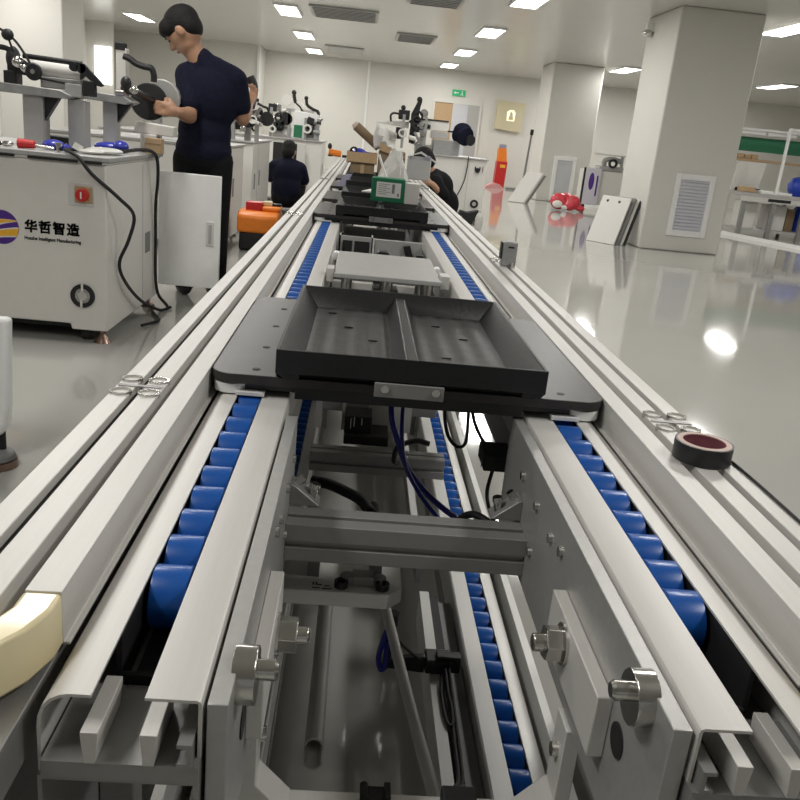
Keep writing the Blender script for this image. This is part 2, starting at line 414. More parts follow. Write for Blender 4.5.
# ------------------------------------------------------------------ conveyor line
CX = .0875
Y0, Y1 = .443, 12.0
cv = thing('conveyor_line', 'long aluminium twin-chain conveyor running from the foreground to the far end of the hall', 'conveyor', (CX, .4, 0))
def H(s, h): return CX + s*h
def hp(s, prof): return [(CX + s*h, z) for h, z in prof]
for s in (-1, 1):
    # outer T-slot profile (rounded 8 mm slot on top)
    y0 = .18 if s < 0 else .18
    pr = [(.3075, .78), (.3305, .78), (.3305, .7705), (.3265, .768), (.3265, .762), (.3455, .762), (.3455, .768), (.3405, .7705), (.3405, .78), (.3635, .78), (.3635, .715), (.3075, .715)]
    part('outer_profile', MB().prism(hp(s, pr), 'y', y0, 10.4), MT['alu'], cv, bevel=.0008)
    # guide rail with its lip
    pr = [(.295, .78), (.27, .78), (.27, .7405), (.2655, .7405), (.2655, .738), (.2725, .738), (.2725, .742), (.2925, .742), (.295, .742)]
    part('guide_rail', MB().prism(hp(s, pr), 'y', .51, Y1), MT['alu'], cv, bevel=.0006)
    part('guide_beam', MB().prism(hp(s, [(.2735, .695), (.297, .695), (.297, .732), (.2735, .732)]), 'y', .40, Y1), MT['alu_dark'], cv, bevel=.001)
    part('gap_filler', MB().prism(hp(s, [(.297, .66), (.297, .72), (.3075, .72), (.3075, .66)]), 'y', .6, Y1), MT['rubber'], cv)  # filler blackened to stand for the shade between rail and profile
    part('groove_shade', MB().box(min(H(s,.3275), H(s,.3445)), max(H(s,.3275), H(s,.3445)), y0+.001, 10.4, .7622, .766), MT['mid_grey'], cv)  # dark strip added to put shade into the groove
    # sheet covers either side of the roller slot
    part('track_cover', MB().strip(hp(s, [(.2303, .7478), (.2440, .7478), (.2490, .7468), (.2545, .744), (.2590, .739), (.2615, .732), (.2622, .724), (.2622, .66)]), .0022*s, 'y', Y0, Y1), MT['alu'], cv)
    part('track_cover', MB().strip(hp(s, [(.1972, .7478), (.1650, .7478), (.1642, .7474), (.1638, .7465), (.1638, .66)]), -.0022*s, 'y', Y0, Y1), MT['alu'], cv)
    # channel under the chain with its wear strips
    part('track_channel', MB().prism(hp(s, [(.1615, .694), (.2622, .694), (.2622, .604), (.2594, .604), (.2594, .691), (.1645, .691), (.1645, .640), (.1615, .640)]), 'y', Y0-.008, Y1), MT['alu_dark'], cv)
    part('end_tray', MB().box(min(H(s,.1615), H(s,.2596)), max(H(s,.1615), H(s,.2596)), Y0-.009, .512, .6942, .7062), MT['alu_dark'], cv)
    for h0 in (.2290, .1925):
        part('wear_strip', MB().prism(hp(s, [(h0-.0055, .730), (h0+.0055, .730), (h0+.0055, .726), (h0+.0035, .7064), (h0-.0035, .7064), (h0-.0055, .726)]), 'y', Y0-.010, .490), MT['alu'], cv, bevel=.0005)
    part('slot_floor_shade', MB().box(min(H(s,.199), H(s,.2270)), max(H(s,.199), H(s,.2270)), .470, 4.2, .6942, .6985), MT['rubber'], cv)  # black strip added to stand for shade on the slot floor
    for ha, hb in ((.2325, .2365), (.190, .1948)): part('slot_side_shade', MB().box(min(H(s,ha), H(s,hb)), max(H(s,ha), H(s,hb)), .520, 4.2, .6942, .744), MT['rubber'], cv)  # black walls added so the slot sides look shaded
    part('slot_end', MB().box(min(H(s,.1948), H(s,.2325)), max(H(s,.1948), H(s,.2325)), .515, .520, .6986, .712), MT['rubber'], cv)
    part('corner_clip', MB().prism(hp(s, [(.1655, .724), (.175, .724), (.175, .721), (.1685, .721), (.1685, .7095), (.175, .7095), (.175, .7065), (.1655, .7065)]), 'y', Y0-.01, Y0+.06), MT['alu_dark'], cv)
    # inner side plate with its bolts
    yb = 1.01 if s < 0 else 1.08
    part('side_plate', MB().box(min(H(s,.1455), H(s,.1590)), max(H(s,.1455), H(s,.1590)), .446, yb, .59, .7455), MT['plate_grey'], cv, bevel=.0008)
    xi = H(s, .1455)
    for (yy, zz) in ((.752, .752-.04), (.797, .704), (.875, .705), (.962, .706), (.874, .646)):
        part('cap_screw', MB().cyl((xi+s*.002, yy, zz), (xi-s*.004, yy, zz), .0055, seg=12), MT['steel'], cv)
    part('hole_disc', MB().cyl((xi+s*.002, .528, .668), (xi-s*.0012, .528, .668), .014, seg=20), MT['rubber'], cv, label='dark disc in place of a hole')  # flat dark disc stands for the shaded hole in the plate
    # mounting block bolted to the plate, with a hex bolt standing out of it
    part('mounting_block', MB().box(min(H(s,.1455), H(s,.132)), max(H(s,.1455), H(s,.132)), .55, .715, .632, .69), MT['alu'], cv, bevel=.0012)
    xb = H(s, .132)
    nut = part('hex_bolt', MB().cyl((xb, .655, .668 if s>0 else .66), (xb-s*.019, .655, .668 if s>0 else .66), .0165, seg=6), MT['steel'], cv, smooth=False, bevel=.001)
    zz = .668 if s > 0 else .66
    part('washer', MB().cyl((xb+s*.001, .655, zz), (xb-s*.003, .655, zz), .0195, seg=24), MT['steel'], nut)
    part('bolt_end', MB().cyl((xb-s*.018, .655, zz), (xb-s*.028, .655, zz), .0085, seg=16).ell((xb-s*.028, .655, zz), (.003, .0085, .0085)), MT['steel'], nut)
    # clamp collar with a stub shaft at the head of the plate
    xc = H(s, .1455)
    col = part('shaft_collar', MB().cyl((xc+s*.004, .495, .733), (xc-s*.013, .495, .733), .0205, seg=32), MT['steel'], cv, bevel=.001)
    part('stub_shaft', MB().cyl((xc-s*.012, .495, .738), (xc-s*.025, .495, .738), .0075, seg=16).cyl((xc-s*.025, .495, .738), (xc-s*.0275, .495, .738), .0075, .0055, seg=16), MT['steel'], col)
    # legs of the frame with their levelling feet
    for yl in (.80, 2.9, 5.2, 7.6, 10.0):
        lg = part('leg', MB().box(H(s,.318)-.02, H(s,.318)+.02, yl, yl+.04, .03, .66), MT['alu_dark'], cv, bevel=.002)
        part('levelling_foot', MB().cyl((H(s,.318), yl+.02, 0), (H(s,.318), yl+.02, .015), .03, .022).cyl((H(s,.318), yl+.02, .015), (H(s,.318), yl+.02, .035), .008), MT['rubber'], lg)
    part('leg_rail', MB().box(H(s,.318)-.02, H(s,.318)+.02, .60, Y1, .66, .70), MT['alu_dark'], cv)
    # lower return track
    part('return_cover', MB().prism(hp(s, [(.2303, .222), (.248, .222), (.254, .218), (.254, .14), (.250, .14), (.250, .216), (.2303, .218)]), 'y', .40, Y1), MT['alu_white'], cv)
    part('return_cover', MB().prism(hp(s, [(.1972, .222), (.168, .222), (.165, .219), (.165, .14), (.169, .14), (.169, .217), (.1972, .218)]), 'y', .40, Y1), MT['alu_white'], cv)
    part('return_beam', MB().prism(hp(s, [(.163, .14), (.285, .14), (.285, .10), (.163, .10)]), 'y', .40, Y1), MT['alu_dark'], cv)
    part('return_guide', MB().prism(hp(s, [(.272, .232), (.286, .232), (.286, .14), (.272, .14)]), 'y', .40, Y1), MT['alu_white'], cv)
    for yl in (.80, 2.9, 5.2, 7.6, 10.0):
        part('return_support', MB().prism(hp(s, [(.20, .0), (.24, .0), (.24, .10), (.20, .10)]), 'y', yl, yl+.04), MT['alu_dark'], cv)
# cream end block of the left guide rail (chamfered top)
for s in (-1, 1):
    m = MB(); L = [(.51, .2695, .296), (.49, .2695, .296), (.465, .277, .305), (.44, .2925, .322), (.415, .312, .345)]
    for y, a, b in L: m.v += [Vector((H(s,a), y, .739)), Vector((H(s,a), y, .7795)), Vector((H(s,b), y, .7795)), Vector((H(s,b), y, .739))]
    m.f.append([0,1,2,3]); n = len(L)-1; m.f.append([4*n+3, 4*n+2, 4*n+1, 4*n])
    for i in range(n):
        for k in range(4): m.f.append([4*i+k, 4*i+(k+1) % 4, 4*i+4+(k+1) % 4, 4*i+4+k])
    part('end_block', m, MT['cream'], cv, label='cream nylon lead-in block', bevel=.003)
# joint plates on the outer profiles
for s, ys in ((-1, (.975, 3.2, 5.6)), (1, (1.0, 2.42, 5.6))):
    for yj in ys:
        j = part('joint_plate', MB().box(H(s,.3355)-.026, H(s,.3355)+.026, yj-.004, yj+.004, .7795, .7812), MT['alu_dark'], cv, smooth=False)
        for dx in (-.0165, .0165):
            for dy in (-.026, .026):
                m = MB().lathe([(.0105, -.003), (.0135, -.003), (.0135, .0022), (.0105, .0022)], (H(s,.3355)+dx, yj+dy, .78), (0,0,1), 8)
                part('joint_bolt', m, MT['steel'], j, smooth=False)
# cross beams between the tracks, with gussets at the near one
def cross_beam(y, z, m, x0=None, x1=None, w=.05, hgt=.048):
    x0 = H(-1,.1455) if x0 is None else x0; x1 = H(1,.1455) if x1 is None else x1
    pr = [(y, z), (y+.021, z), (y+.021, z-.006), (y+.029, z-.006), (y+.029, z), (y+w, z), (y+w, z-hgt), (y, z-hgt), (y, z-.030), (y+.006, z-.030), (y+.006, z-.022), (y, z-.022)]
    return part('cross_beam', MB().prism(pr, 'x', x0, x1), m, cv, bevel=.0008)
cross_beam(.894, .65, MT['alu_dark'])
cross_beam(.617, .475, MT['alu_white'], H(-1,.158), H(1,.158))
for yy in (2.62, 3.0, 4.4, 5.9): cross_beam(yy, .62, MT['alu_dark'], H(-1,.158), H(1,.158))
cross_beam(2.24, .3995, MT['alu_dark'], H(-1,.158), H(1,.158))
for yy in (1.8, 3.2, 4.8, 6.5): cross_beam(yy, .385, MT['alu_dark'], H(-1,.158), H(1,.158))
for s in (-1, 1):
    g = part('gusset', MB().prism([(H(s,.1455), .651), (H(s,.108), .651), (H(s,.110), .653), (H(s,.140), .677), (H(s,.1455), .678)], 'y', .945, .975), MT['alu_dark'], cv, bevel=.001)
    part('gusset_screw', MB().cyl((H(s,.119), .960, .655), (H(s,.116), .960, .672), .0055, seg=12).cyl((H(s,.1165), .960, .670), (H(s,.115), .960, .676), .007, .006, seg=14), MT['steel'], g)
    part('gusset_screw', MB().cyl((H(s,.142), .960, .668), (H(s,.130), .960, .684), .005, seg=12), MT['steel'], g)
    g = part('gusset', MB().prism([(H(s,.157), .476), (H(s,.110), .476), (H(s,.114), .480), (H(s,.142), .51), (H(s,.142), .589), (H(s,.157), .589)], 'y', .632, .667), MT['alu'], cv, bevel=.001)
    part('gusset_screw', MB().cyl((H(s,.143), .649, .555), (H(s,.136), .649, .555), .007, seg=12), MT['steel'], g)
    part('upright_bar', MB().box(min(H(s,.142), H(s,.158)), max(H(s,.142), H(s,.158)), .632, .667, .23, .427), MT['alu_dark'], cv)
    for yy in (2.66, 4.42): part('upright_bar', MB().box(min(H(s,.142), H(s,.158)), max(H(s,.142), H(s,.158)), yy, yy+.04, .13, .572), MT['alu_dark'], cv)

# beige stop-cylinder plate under the near beam
sp = thing('stopper_plate', 'beige steel plate with a small latch under the near cross beam', 'plate', (.02, .94, .52))
part('plate', MB().prism([(-.062, .915), (.074, .915), (.092, .935), (.092, 1.0), (-.062, 1.0)], 'z', .53, .55), MT['white'], sp, bevel=.001)
part('hanger', MB().box(-.03, -.015, .95, .99, .55, .602), MT['mid_grey'], sp); part('hanger', MB().box(.05, .065, .95, .99, .55, .602), MT['mid_grey'], sp)
part('latch', MB().cyl((.022, .94, .551), (.022, .94, .562), .010).cyl((.062, .94, .551), (.062, .94, .562), .009).box(.028, .056, .932, .952, .551, .564), MT['alu_dark'], sp, bevel=.001)
for x in (.066, .014): part('latch_spring', MB().lathe([(.006, 0), (.009, 0), (.009, .008), (.006, .008)], (x, .926, .553), (0,0,1), 14), MT['black'], sp)
part('stencil_marks', MB().box(-.022, -.020, .93, .936, .5502, .5506).box(-.018, -.010, .930, .932, .5502, .5506).box(-.018, -.016, .930, .937, .5502, .5506).box(-.007, .0, .928, .930, .5502, .5506).box(-.022, -.012, .922, .924, .5502, .5506).box(-.010, .003, .921, .923, .5502, .5506), MT['ink'], sp, smooth=False)

# chains
rol = MB().lathe([(.006, -.0148), (.0245, -.0148), (.0256, -.0142), (.0258, -.0130), (.0258, .0130), (.0256, .0142), (.0245, .0148), (.006, .0148)], (0,0,0), (1,0,0), 28)
rol_me = rol.mesh('roller'); rol_me.materials.append(MT['blue'])
for p in rol_me.polygons: p.use_smooth = True
rol_me.set_sharp_from_angle(angle=math.radians(35))
def chain(x, ztop, ys, y_end, label, drop=True):
    t = thing('roller_chain', label, 'chain', (x, ys[0], ztop-.0258), group='blue roller chains')
    zc = ztop-.0258
    pts = [(x, y, zc) for y in ys]
    
    for p in pts[:95]:
        o = bpy.data.objects.new('roller', rol_me); C.objects.link(o); o.parent = t
        o.location = Vector(p) - t.location
    m = MB()
    for dx in (-.0163, .0153): m.box(x+dx, x+dx+.001, ys[0]-.02, y_end, zc-.007, zc+.006)
    for p in pts: m.cyl((x-.017, p[1], p[2]), (x+.017, p[1], p[2]), .0055, seg=8)
    part('side_links', m, MT['black'], t)
    return t
ysU = [.600+.0525*k for k in range(62)]
ysL = [.935+.0535*k for k in range(-2, 56)]
ch = chain(H(-1,.2138), .7515, ysU, 4.0, 'blue roller chain in the upper left track, in the foreground')
ch = chain(H(1,.2138), .7515, [y+.014 for y in ysU], 4.0, 'blue roller chain in the upper right track, in the foreground')
chain(H(-1,.2138), .2225, ysL, 4.0, 'blue roller chain of the lower return track glimpsed beside the left side plate', False)
chain(H(1,.2138), .2225, ysL, 4.0, 'blue roller chain of the lower return track seen through the middle of the frame', False)

# ------------------------------------------------------------------ pallets and trays
def make_pallet(label):
    t = thing('pallet', label, 'pallet', (CX, 1.06, .7535), group='black pallets on the conveyor')
    W, D = .2680, .53
    prof = []
    for cx, cy, a0 in ((W-.03, D-.03, 0), (-W+.03, D-.03, 90), (-W+.03, .03, 180), (W-.03, .03, 270)):
        for k in range(7):
            a = math.radians(a0+15*k); prof.append((cx+.03*math.cos(a), cy+.03*math.sin(a)))
    part('plate', MB().prism(prof, 'z', .0135, .0265), MT['pallet'], t, local=True, bevel=.001)
    part('base_frame', MB().box(-.155, .155, .006, D-.006, -.004, .0135).box(-W+.008, W-.008, .012, D-.012, .003, .0135), MT['black'], t, local=True, bevel=.001)
    for sx in (-1, 1):
        for yy in (.026, D-.026):
            part('bumper', MB().cyl((sx*(W-.027), yy, -.0018), (sx*(W-.027), yy, .0118), .0235, seg=28), MT['white_plastic'], t, label='white guide roller', local=True, bevel=.001)
            part('slider', MB().box(sx*.2138-.019, sx*.2138+.019, yy-.028 if yy < .1 else yy-.01, yy+.01 if yy < .1 else yy+.028, -.0016, .003), MT['white_plastic'], t, label='white slide strip', local=True)
        for yy in (.03, .15, .29, .43, .53):
            part('screw', MB().cyl((sx*(.21), yy, .026), (sx*(.21), yy, .0271), .0055, seg=12), MT['rubber'], t, local=True)
    b = part('front_bracket', MB().box(-.050, .043, -.0125, -.0085, .014, .0340).box(-.046, .039, -.0086, .004, .0142, .0180), MT['mid_grey'], t, label='grey front bracket', local=True, bevel=.001)
    for sx in (-.036, .032):
        part('bracket_screw', MB().cyl((sx, -.0123, .0265), (sx, -.016, .0265), .0055, seg=12), MT['steel'], b, local=True)
    return t
def make_tray(label):
    t = thing('tray', label, 'tray', (CX-.001, 1.049, .7803), group='black formed trays on pallets')
    W, D, Z = .180, .475, .041
    f = MB()
    n = 34; f0 = []
    # ribbed tray floor
    for half in (-1, 1):
        x0, x1 = (-W+.03, -.014) if half < 0 else (.014, W-.03)
        prof = []
        for k in range(n+1):
            x = x0+(x1-x0)*k/n
            prof.append((x, .008 + .0008*math.sin(k*.75)))
        prof += [(x1, .003), (x0, .003)]
        f.prism(prof, 'y', .03, D-.03)
    part('tray_floor', f, MT['tray_floor'], t, local=True, label='grey ribbed floor, its reflected light in the colour')
    # walls: front, back, sides lean outward; flange on top
    part('wall_panel', MB().prism([(0, Z), (.004, Z), (.03, .008), (.03, 0), (.016, 0), (0, .009)], 'x', -W, W), MT['tray'], t, local=True, bevel=.001)
    part('wall_panel', MB().prism([(D, Z), (D-.004, Z), (D-.03, .008), (D-.03, 0), (D-.016, 0), (D, .009)], 'x', -W, W), MT['tray'], t, local=True, bevel=.001)
    for s in (-1, 1):
        part('wall_panel', MB().prism([(s*W, Z), (s*(W-.005), Z), (s*(W-.032), .008), (s*(W-.032), 0), (s*(W-.014), 0), (s*W, .009)], 'y', .001, D-.001), MT['tray'], t, local=True, bevel=.001)
    part('divider', MB().prism([(-.024, .003), (-.008, .034), (.008, .034), (.024, .003)], 'y', .01, D-.01), MT['tray'], t, local=True, bevel=.002)
    for (x, y) in ((-.10, .12), (-.09, .30), (-.05, .22), (-.12, .40), (.06, .15), (.10, .28), (.06, .36), (.12, .1)):
        part('moulded_tab', MB().box(x-.007, x+.007, y-.0025, y+.0025, .0085, .0102), MT['black'], t, local=True, smooth=False)
    return t
p1 = make_pallet('black rectangular pallet plate carried across the tracks in the foreground')
t1 = make_tray('black two-bay plastic tray on the nearest pallet')
for y, pl, tl in ((3.3, 'second black pallet along the line, behind the grey lift plate', 'black tray on the second pallet, in front of the green carton'),
                  (4.05, 'third black pallet along the line, behind the green carton', 'black tray on the third pallet, behind the green carton'),
                  (5.0, 'fourth black pallet along the line, just before the cardboard boxes', 'black tray on the fourth pallet, before the cardboard boxes'),
                  (5.85, 'farthest black pallet, under the cardboard boxes', 'farthest black tray, right under the cardboard boxes')):
    dup(p1, (CX, y, .7535), pl); dup(t1, (CX-.001, y-.011, .7803), tl)

# grey lift plate between first and second pallet
lf = thing('lift_table', 'light grey lift plate on posts between the first and second pallets', 'lift', (.08, 2.25, .45))
part('lift_plate', MB().box(-.052, .218, 2.06, 2.46, .748, .760), MT['grey'], lf, bevel=.002)
for x, y in ((-.02, 2.12), (.19, 2.12), (-.02, 2.40), (.19, 2.40), (.085, 2.12)):
    part('guide_post', MB().cyl((x, y, .43), (x, y, .748), .014), MT['steel'], lf)
part('lift_base', MB().box(-.068, .242, 2.06, 2.46, .40, .43), MT['mid_grey'], lf, bevel=.002)
part('lift_cylinder', MB().box(.05, .12, 2.22, 2.30, .43, .70).cyl((.085, 2.26, .70), (.085, 2.26, .748), .016), MT['machine'], lf, bevel=.003)
part('edge_roller', MB().cyl((-.058, 2.44, .752), (-.058, 2.40, .752), .011).cyl((.224, 2.30, .752), (.224, 2.26, .752), .011), MT['white_plastic'], lf)
part('end_stop', MB().box(-.070, -.053, 2.07, 2.13, .735, .768), MT['alu'], lf, bevel=.001)
part('end_stop', MB().box(.219, .242, 2.10, 2.16, .735, .768), MT['alu'], lf, bevel=.001)

pg = thing('pallet_stop', 'black pallet stopper with a clamp standing behind the grey lift plate', 'stopper', (.09, 2.66, .62))
part('stop_body', MB().box(.06, .11, 2.64, 2.70, .621, .70), MT['black'], pg, bevel=.003)
part('stop_clamp', MB().prism([(.052, .70), (.118, .70), (.118, .716), (.10, .742), (.07, .742), (.052, .716)], 'y', 2.645, 2.69), MT['black'], pg, bevel=.002)
part('air_fitting', MB().cyl((.125, 2.665, .712), (.15, 2.665, .712), .008).cyl((.15, 2.665, .712), (.15, 2.665, .735), .006), MT['steel'], pg)
part('sensor_head', MB().box(.145, .175, 2.655, 2.68, .70, .73).box(.19, .215, 2.655, 2.68, .69, .74), MT['black'], pg, bevel=.002)
part('mounting_rail', MB().box(-.070, .245, 2.625, 2.664, .621, .64), MT['alu'], pg)
bx = thing('valve_box', 'grey open valve box with two dark windows behind the grey lift plate', 'box', (-.01, 3.0, .62))
part('box_shell', MB().box(-.065, .055, 3.0, 3.012, .621, .74).box(-.065, -.06, 3.0, 3.09, .621, .74).box(.05, .055, 3.0, 3.09, .621, .74), MT['grey'], bx)
part('dark_window', MB().box(-.052, -.018, 2.996, 3.0, .66, .725), MT['rubber'], bx)
part('dark_window', MB().box(-.010, .044, 2.996, 3.0, .66, .725), MT['rubber'], bx)
bk = thing('bracket_plate', 'grey upright bracket plate with black handle behind the pallet stopper', 'plate', (.16, 3.02, .62))
part('plate', MB().box(.062, .235, 3.02, 3.04, .621, .735), MT['grey'], bk, bevel=.002)
part('handle', MB().prism([(.165, .72), (.19, .725), (.205, .68), (.18, .67)], 'y', 3.0, 3.02), MT['black'], bk, bevel=.002)

# unseen panels added under the outer profiles to keep light off the floor
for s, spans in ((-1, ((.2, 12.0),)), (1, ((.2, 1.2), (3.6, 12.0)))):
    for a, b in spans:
        part('shade_panel', MB().box(H(s,.341)-.002, H(s,.341)+.002, a, b, .08, .66), MT['mid_grey'], cv)

# tubes, hoses and sensors inside the frame
def cable(name, pts, r, m, label, cat, group=None, seg=8):
    return single(name, MB().tube(pts, r, seg), m, label, cat, pts[0], group)
tb = thing('round_tube', 'steel tube with a slanted open end lying between the lower tracks', 'tube', (-.005, .88, .35))
part('tube_wall', MB().lathe([(.0095, 0), (.012, 0), (.012, .62), (.0095, .62)], (-.004, .875, .35), (0, 1, 0), 24), MT['alu'], tb)
part('cut_lip', MB().strip([(-.004+.0118*math.cos(PI+PI*k/10), .35+.0118*math.sin(PI+PI*k/10)) for k in range(11)], .002, 'y', .846, .876), MT['alu'], tb)
part('tube_clip', MB().box(-.02, .012, 1.40, 1.42, .335, .385), MT['alu_dark'], tb)
cable('air_rod', [(.150, .80, .335), (.125, 1.0, .333), (.100, 1.22, .332), (.07, 1.5, .33)], .0085, MT['alu_white'], 'pale round rod slanting across the frame left of the lower chain', 'rod', seg=14)
dc = thing('cable_profile', 'narrow white aluminium profile with a black slot left of the lower chain', 'profile', (.197, .95, .22))
part('profile_top', MB().box(.184, .203, .96, 1.50, .20, .214).box(.184, .186, .96, 1.5, .14, .20), MT['alu_white'], dc)
part('slot_strip', MB().box(.2035, .2215, .985, 1.50, .19, .205), MT['rubber'], dc)
part('profile_wall', MB().box(.186, .25, .96, 1.5, .14, .19), MT['mid_grey'], dc)
dc2 = thing('cable_profile', 'narrow white aluminium profile behind the near cross beam, left of the blue hoses', 'profile', (.19, 1.7, .2))
part('profile_top', MB().box(.188, .205, 1.66, 3.0, .188, .20), MT['alu_white'], dc2)
part('profile_wall', MB().box(.19, .203, 1.66, 3.0, .14, .188), MT['mid_grey'], dc2)

sn = thing('sensor_bracket', 'black sensor bracket with cables clamped to the white profile', 'sensor', (.2, 1.25, .22))
part('clamp', MB().box(.176, .222, 1.225, 1.265, .2142, .240), MT['black'], sn, bevel=.003)
part('clamp_tab', MB().box(.195, .238, 1.23, 1.25, .2145, .246), MT['black'], sn, bevel=.002)
part('arm', MB().prism([(.112, .214), (.176, .208), (.176, .240), (.150, .238), (.13, .232), (.112, .222)], 'y', 1.235, 1.25), MT['black'], sn, bevel=.002)
part('sensor_head', MB().cyl((.108, 1.24, .215), (.112, 1.24, .30), .0075).cyl((.112, 1.24, .30), (.112, 1.24, .322), .0105), MT['black'], sn)
part('blue_band', MB().tube([(.108, 1.235, .30), (.098, 1.23, .27), (.094, 1.23, .235), (.10, 1.235, .212), (.107, 1.235, .222), (.106, 1.235, .27)], .005), MT['navy_hose'], sn, label='dark blue loop of tube')
part('thin_lead', MB().tube([(.112, 1.24, .285), (.135, 1.235, .262), (.155, 1.235, .245), (.178, 1.24, .225)], .003), MT['black'], sn)
part('hanging_cable', MB().tube([(.206, 1.222, .225), (.200, 1.17, .219), (.203, 1.10, .218), (.213, 1.10, .219), (.215, 1.2, .219)], .003).tube([(.210, 1.222, .23), (.212, 1.12, .214), (.21, .985, .214), (.190, .90, .27), (.168, .72, .40), (.155, .672, .48)], .0035).tube([(.217, 1.222, .23), (.219, 1.10, .214), (.216, .98, .214), (.196, .90, .27), (.174, .72, .40), (.150, .674, .482)], .003), MT['rubber'], sn)
c = thing('cable_clip', 'black cable clip left of centre on the bottom cross bar', 'clip', (.06, .655, .475))
part('clip_base', MB().box(.047, .075, .643, .663, .4752, .488), MT['rubber'], c, bevel=.001)
part('clip_ear', MB().cyl((.049, .643, .489), (.049, .663, .489), .004).box(.069, .075, .643, .663, .486, .493), MT['rubber'], c)
c = thing('cable_clip', 'larger black cable block right of centre on the bottom cross bar', 'clip', (.145, .655, .475))
part('clip_base', MB().box(.126, .160, .640, .665, .4752, .492), MT['rubber'], c, bevel=.002)

cable('air_hose', [(.078, 1.36, .72), (.080, 1.32, .655), (.094, 1.31, .612), (.118, 1.30, .562), (.157, 1.27, .528), (.20, 1.20, .525), (.229, 1.1, .57)], .0052, MT['navy_hose'], 'thick blue air hose hanging in front of the lower chain', 'hose')
cable('air_hose', [(.098, 1.33, .70), (.098, 1.29, .64), (.108, 1.265, .585), (.14, 1.22, .545), (.175, 1.16, .53), (.21, 1.10, .535), (.229, 1.04, .54)], .0035, MT['navy_hose'], 'thin blue air hose running right beside the thicker one', 'hose')
cable('air_hose', [(.176, 1.12, .545), (.186, 1.115, .568), (.203, 1.1, .583), (.225, 1.075, .580), (.238, 1.05, .568)], .0055, MT['rubber'], 'dark hose arching to the right side plate above the near cross beam', 'hose')
cable('air_hose', [(.186, 1.1, .548), (.196, 1.09, .562), (.214, 1.075, .570), (.236, 1.04, .552)], .0042, MT['navy_hose'], 'dark blue hose arching just below the black one', 'hose')
cable('cable', [(.165, 1.3, .74), (.166, 1.3, .675), (.176, 1.3, .632), (.194, 1.3, .612), (.208, 1.3, .622), (.206, 1.3, .68), (.206, 1.3, .74)], .003, MT['rubber'], 'black cable loop hanging under the nearest pallet', 'cable')
cable('cable', [(.209, 1.3, .74), (.212, 1.29, .675), (.222, 1.22, .655), (.226, 1.16, .67)], .003, MT['rubber'], 'black cable running down into the black photo sensor box', 'cable')
cable('cable', [(.226, 1.13, .645), (.226, 1.15, .60), (.238, 1.18, .56), (.25, 1.18, .535), (.262, 1.2, .52)], .003, MT['rubber'], 'black cable leaving the bottom of the black photo sensor box', 'cable')
cb = thing('photo_sensor', 'black rectangular photo sensor box on the inside of the right track', 'sensor', (.23, 1.13, .66))
part('housing', MB().box(.208, .262, 1.11, 1.17, .648, .673), MT['rubber'], cb, bevel=.002)
part('indicator', MB().cyl((.2055, 1.12, .652), (.2065, 1.12, .652), .002).cyl((.2055, 1.12, .659), (.2065, 1.12, .659), .002), MT['steel'], cb)
mo = thing('drive_motor', 'black motor block between the tracks under the nearest pallet', 'motor', (.05, 1.9, .36))
part('motor_body', MB().box(.004, .070, 1.88, 1.95, .386, .452), MT['rubber'], mo, bevel=.003)
part('gearbox', MB().box(.004, .112, 1.86, 1.95, .3855, .410), MT['rubber'], mo, bevel=.003)
part('bright_fins', MB().box(.018, .020, 1.879, 1.881, .42, .445).box(.026, .028, 1.879, 1.881, .425, .45).box(.044, .046, 1.879, 1.881, .43, .447), MT['steel'], mo)
mf = thing('motor_frame', 'grey open square frame around the black motor block', 'frame', (-.02, 1.98, .38))
part('frame_post', MB().box(-.07, -.055, 1.96, 1.98, .3855, .50).box(-.004, .004, 1.96, 1.98, .3855, .50), MT['grey'], mf)
part('frame_rail', MB().box(-.07, .06, 1.96, 1.98, .485, .50), MT['grey'], mf)
part('back_sheet', MB().box(.062, .17, 1.97, 1.98, .3855, .52), MT['grey'], mf)
cable('flexible_hose', [(-.052, 1.52, .433), (-.02, 1.51, .434), (.015, 1.5, .425), (.045, 1.5, .41), (.064, 1.5, .39), (.08, 1.5, .375), (.08, 1.7, .30), (.06, 1.9, .1)], .011, MT['rubber'], 'thick black corrugated hose crossing between the tracks', 'hose', seg=12)
cable('cable', [(.13, 1.75, .392), (.12, 1.72, .41), (.125, 1.70, .45), (.16, 1.68, .475), (.19, 1.68, .47)], .006, MT['rubber'], 'black corrugated cable curling right of the motor block', 'cable')

# ------------------------------------------------------------------ small things on the right and left profiles
tp = thing('tape_roll', 'roll of black tape lying on the right outer profile', 'tape', (.412, .872, .7806))
part('tape_wind', MB().lathe([(.0262, 0), (.0325, 0), (.0325, .021), (.0262, .021)], (.412, .872, .7806), (0,0,1), 48), MT['black'], tp)
part('paper_core', MB().lathe([(.0240, 0), (.0262, 0), (.0262, .0215), (.0240, .0215)], (.412, .872, .7806), (0,0,1), 48), MT['tape_core'], tp, label='pale card core ring')
part('core_lining', MB().lathe([(.0235, .0005), (.0240, .0005), (.0240, .0205), (.0235, .0205)], (.412, .872, .7806), (0,0,1), 48), MT['tape_in'], tp, label='maroon printed inside')
part('top_face', MB().lathe([(.0262, .021), (.0300, .021), (.0300, .0213), (.0262, .0213)], (.412, .872, .7806), (0,0,1), 48), MT['tape_core'], tp, label='dusty pinkish top face')
cable('cord', [(.4462, .866, .7818), (.448, .80, .7818), (.448, .70, .7818), (.447, .5, .7818), (.447, .2, .7818)], .0016, MT['rubber'], 'thin black cord running along the right outer profile from the tape roll', 'cord', seg=6)
ph = thing('control_box', 'small grey upright control box standing on the right outer profile', 'box', (.42, 2.32, .78))
part('case', MB().box(.402, .443, 2.30, 2.335, .7803, .848), MT['machine'], ph, bevel=.004)
part('slot', MB().box(.417, .433, 2.2985, 2.30, .832, .836), MT['rubber'], ph)
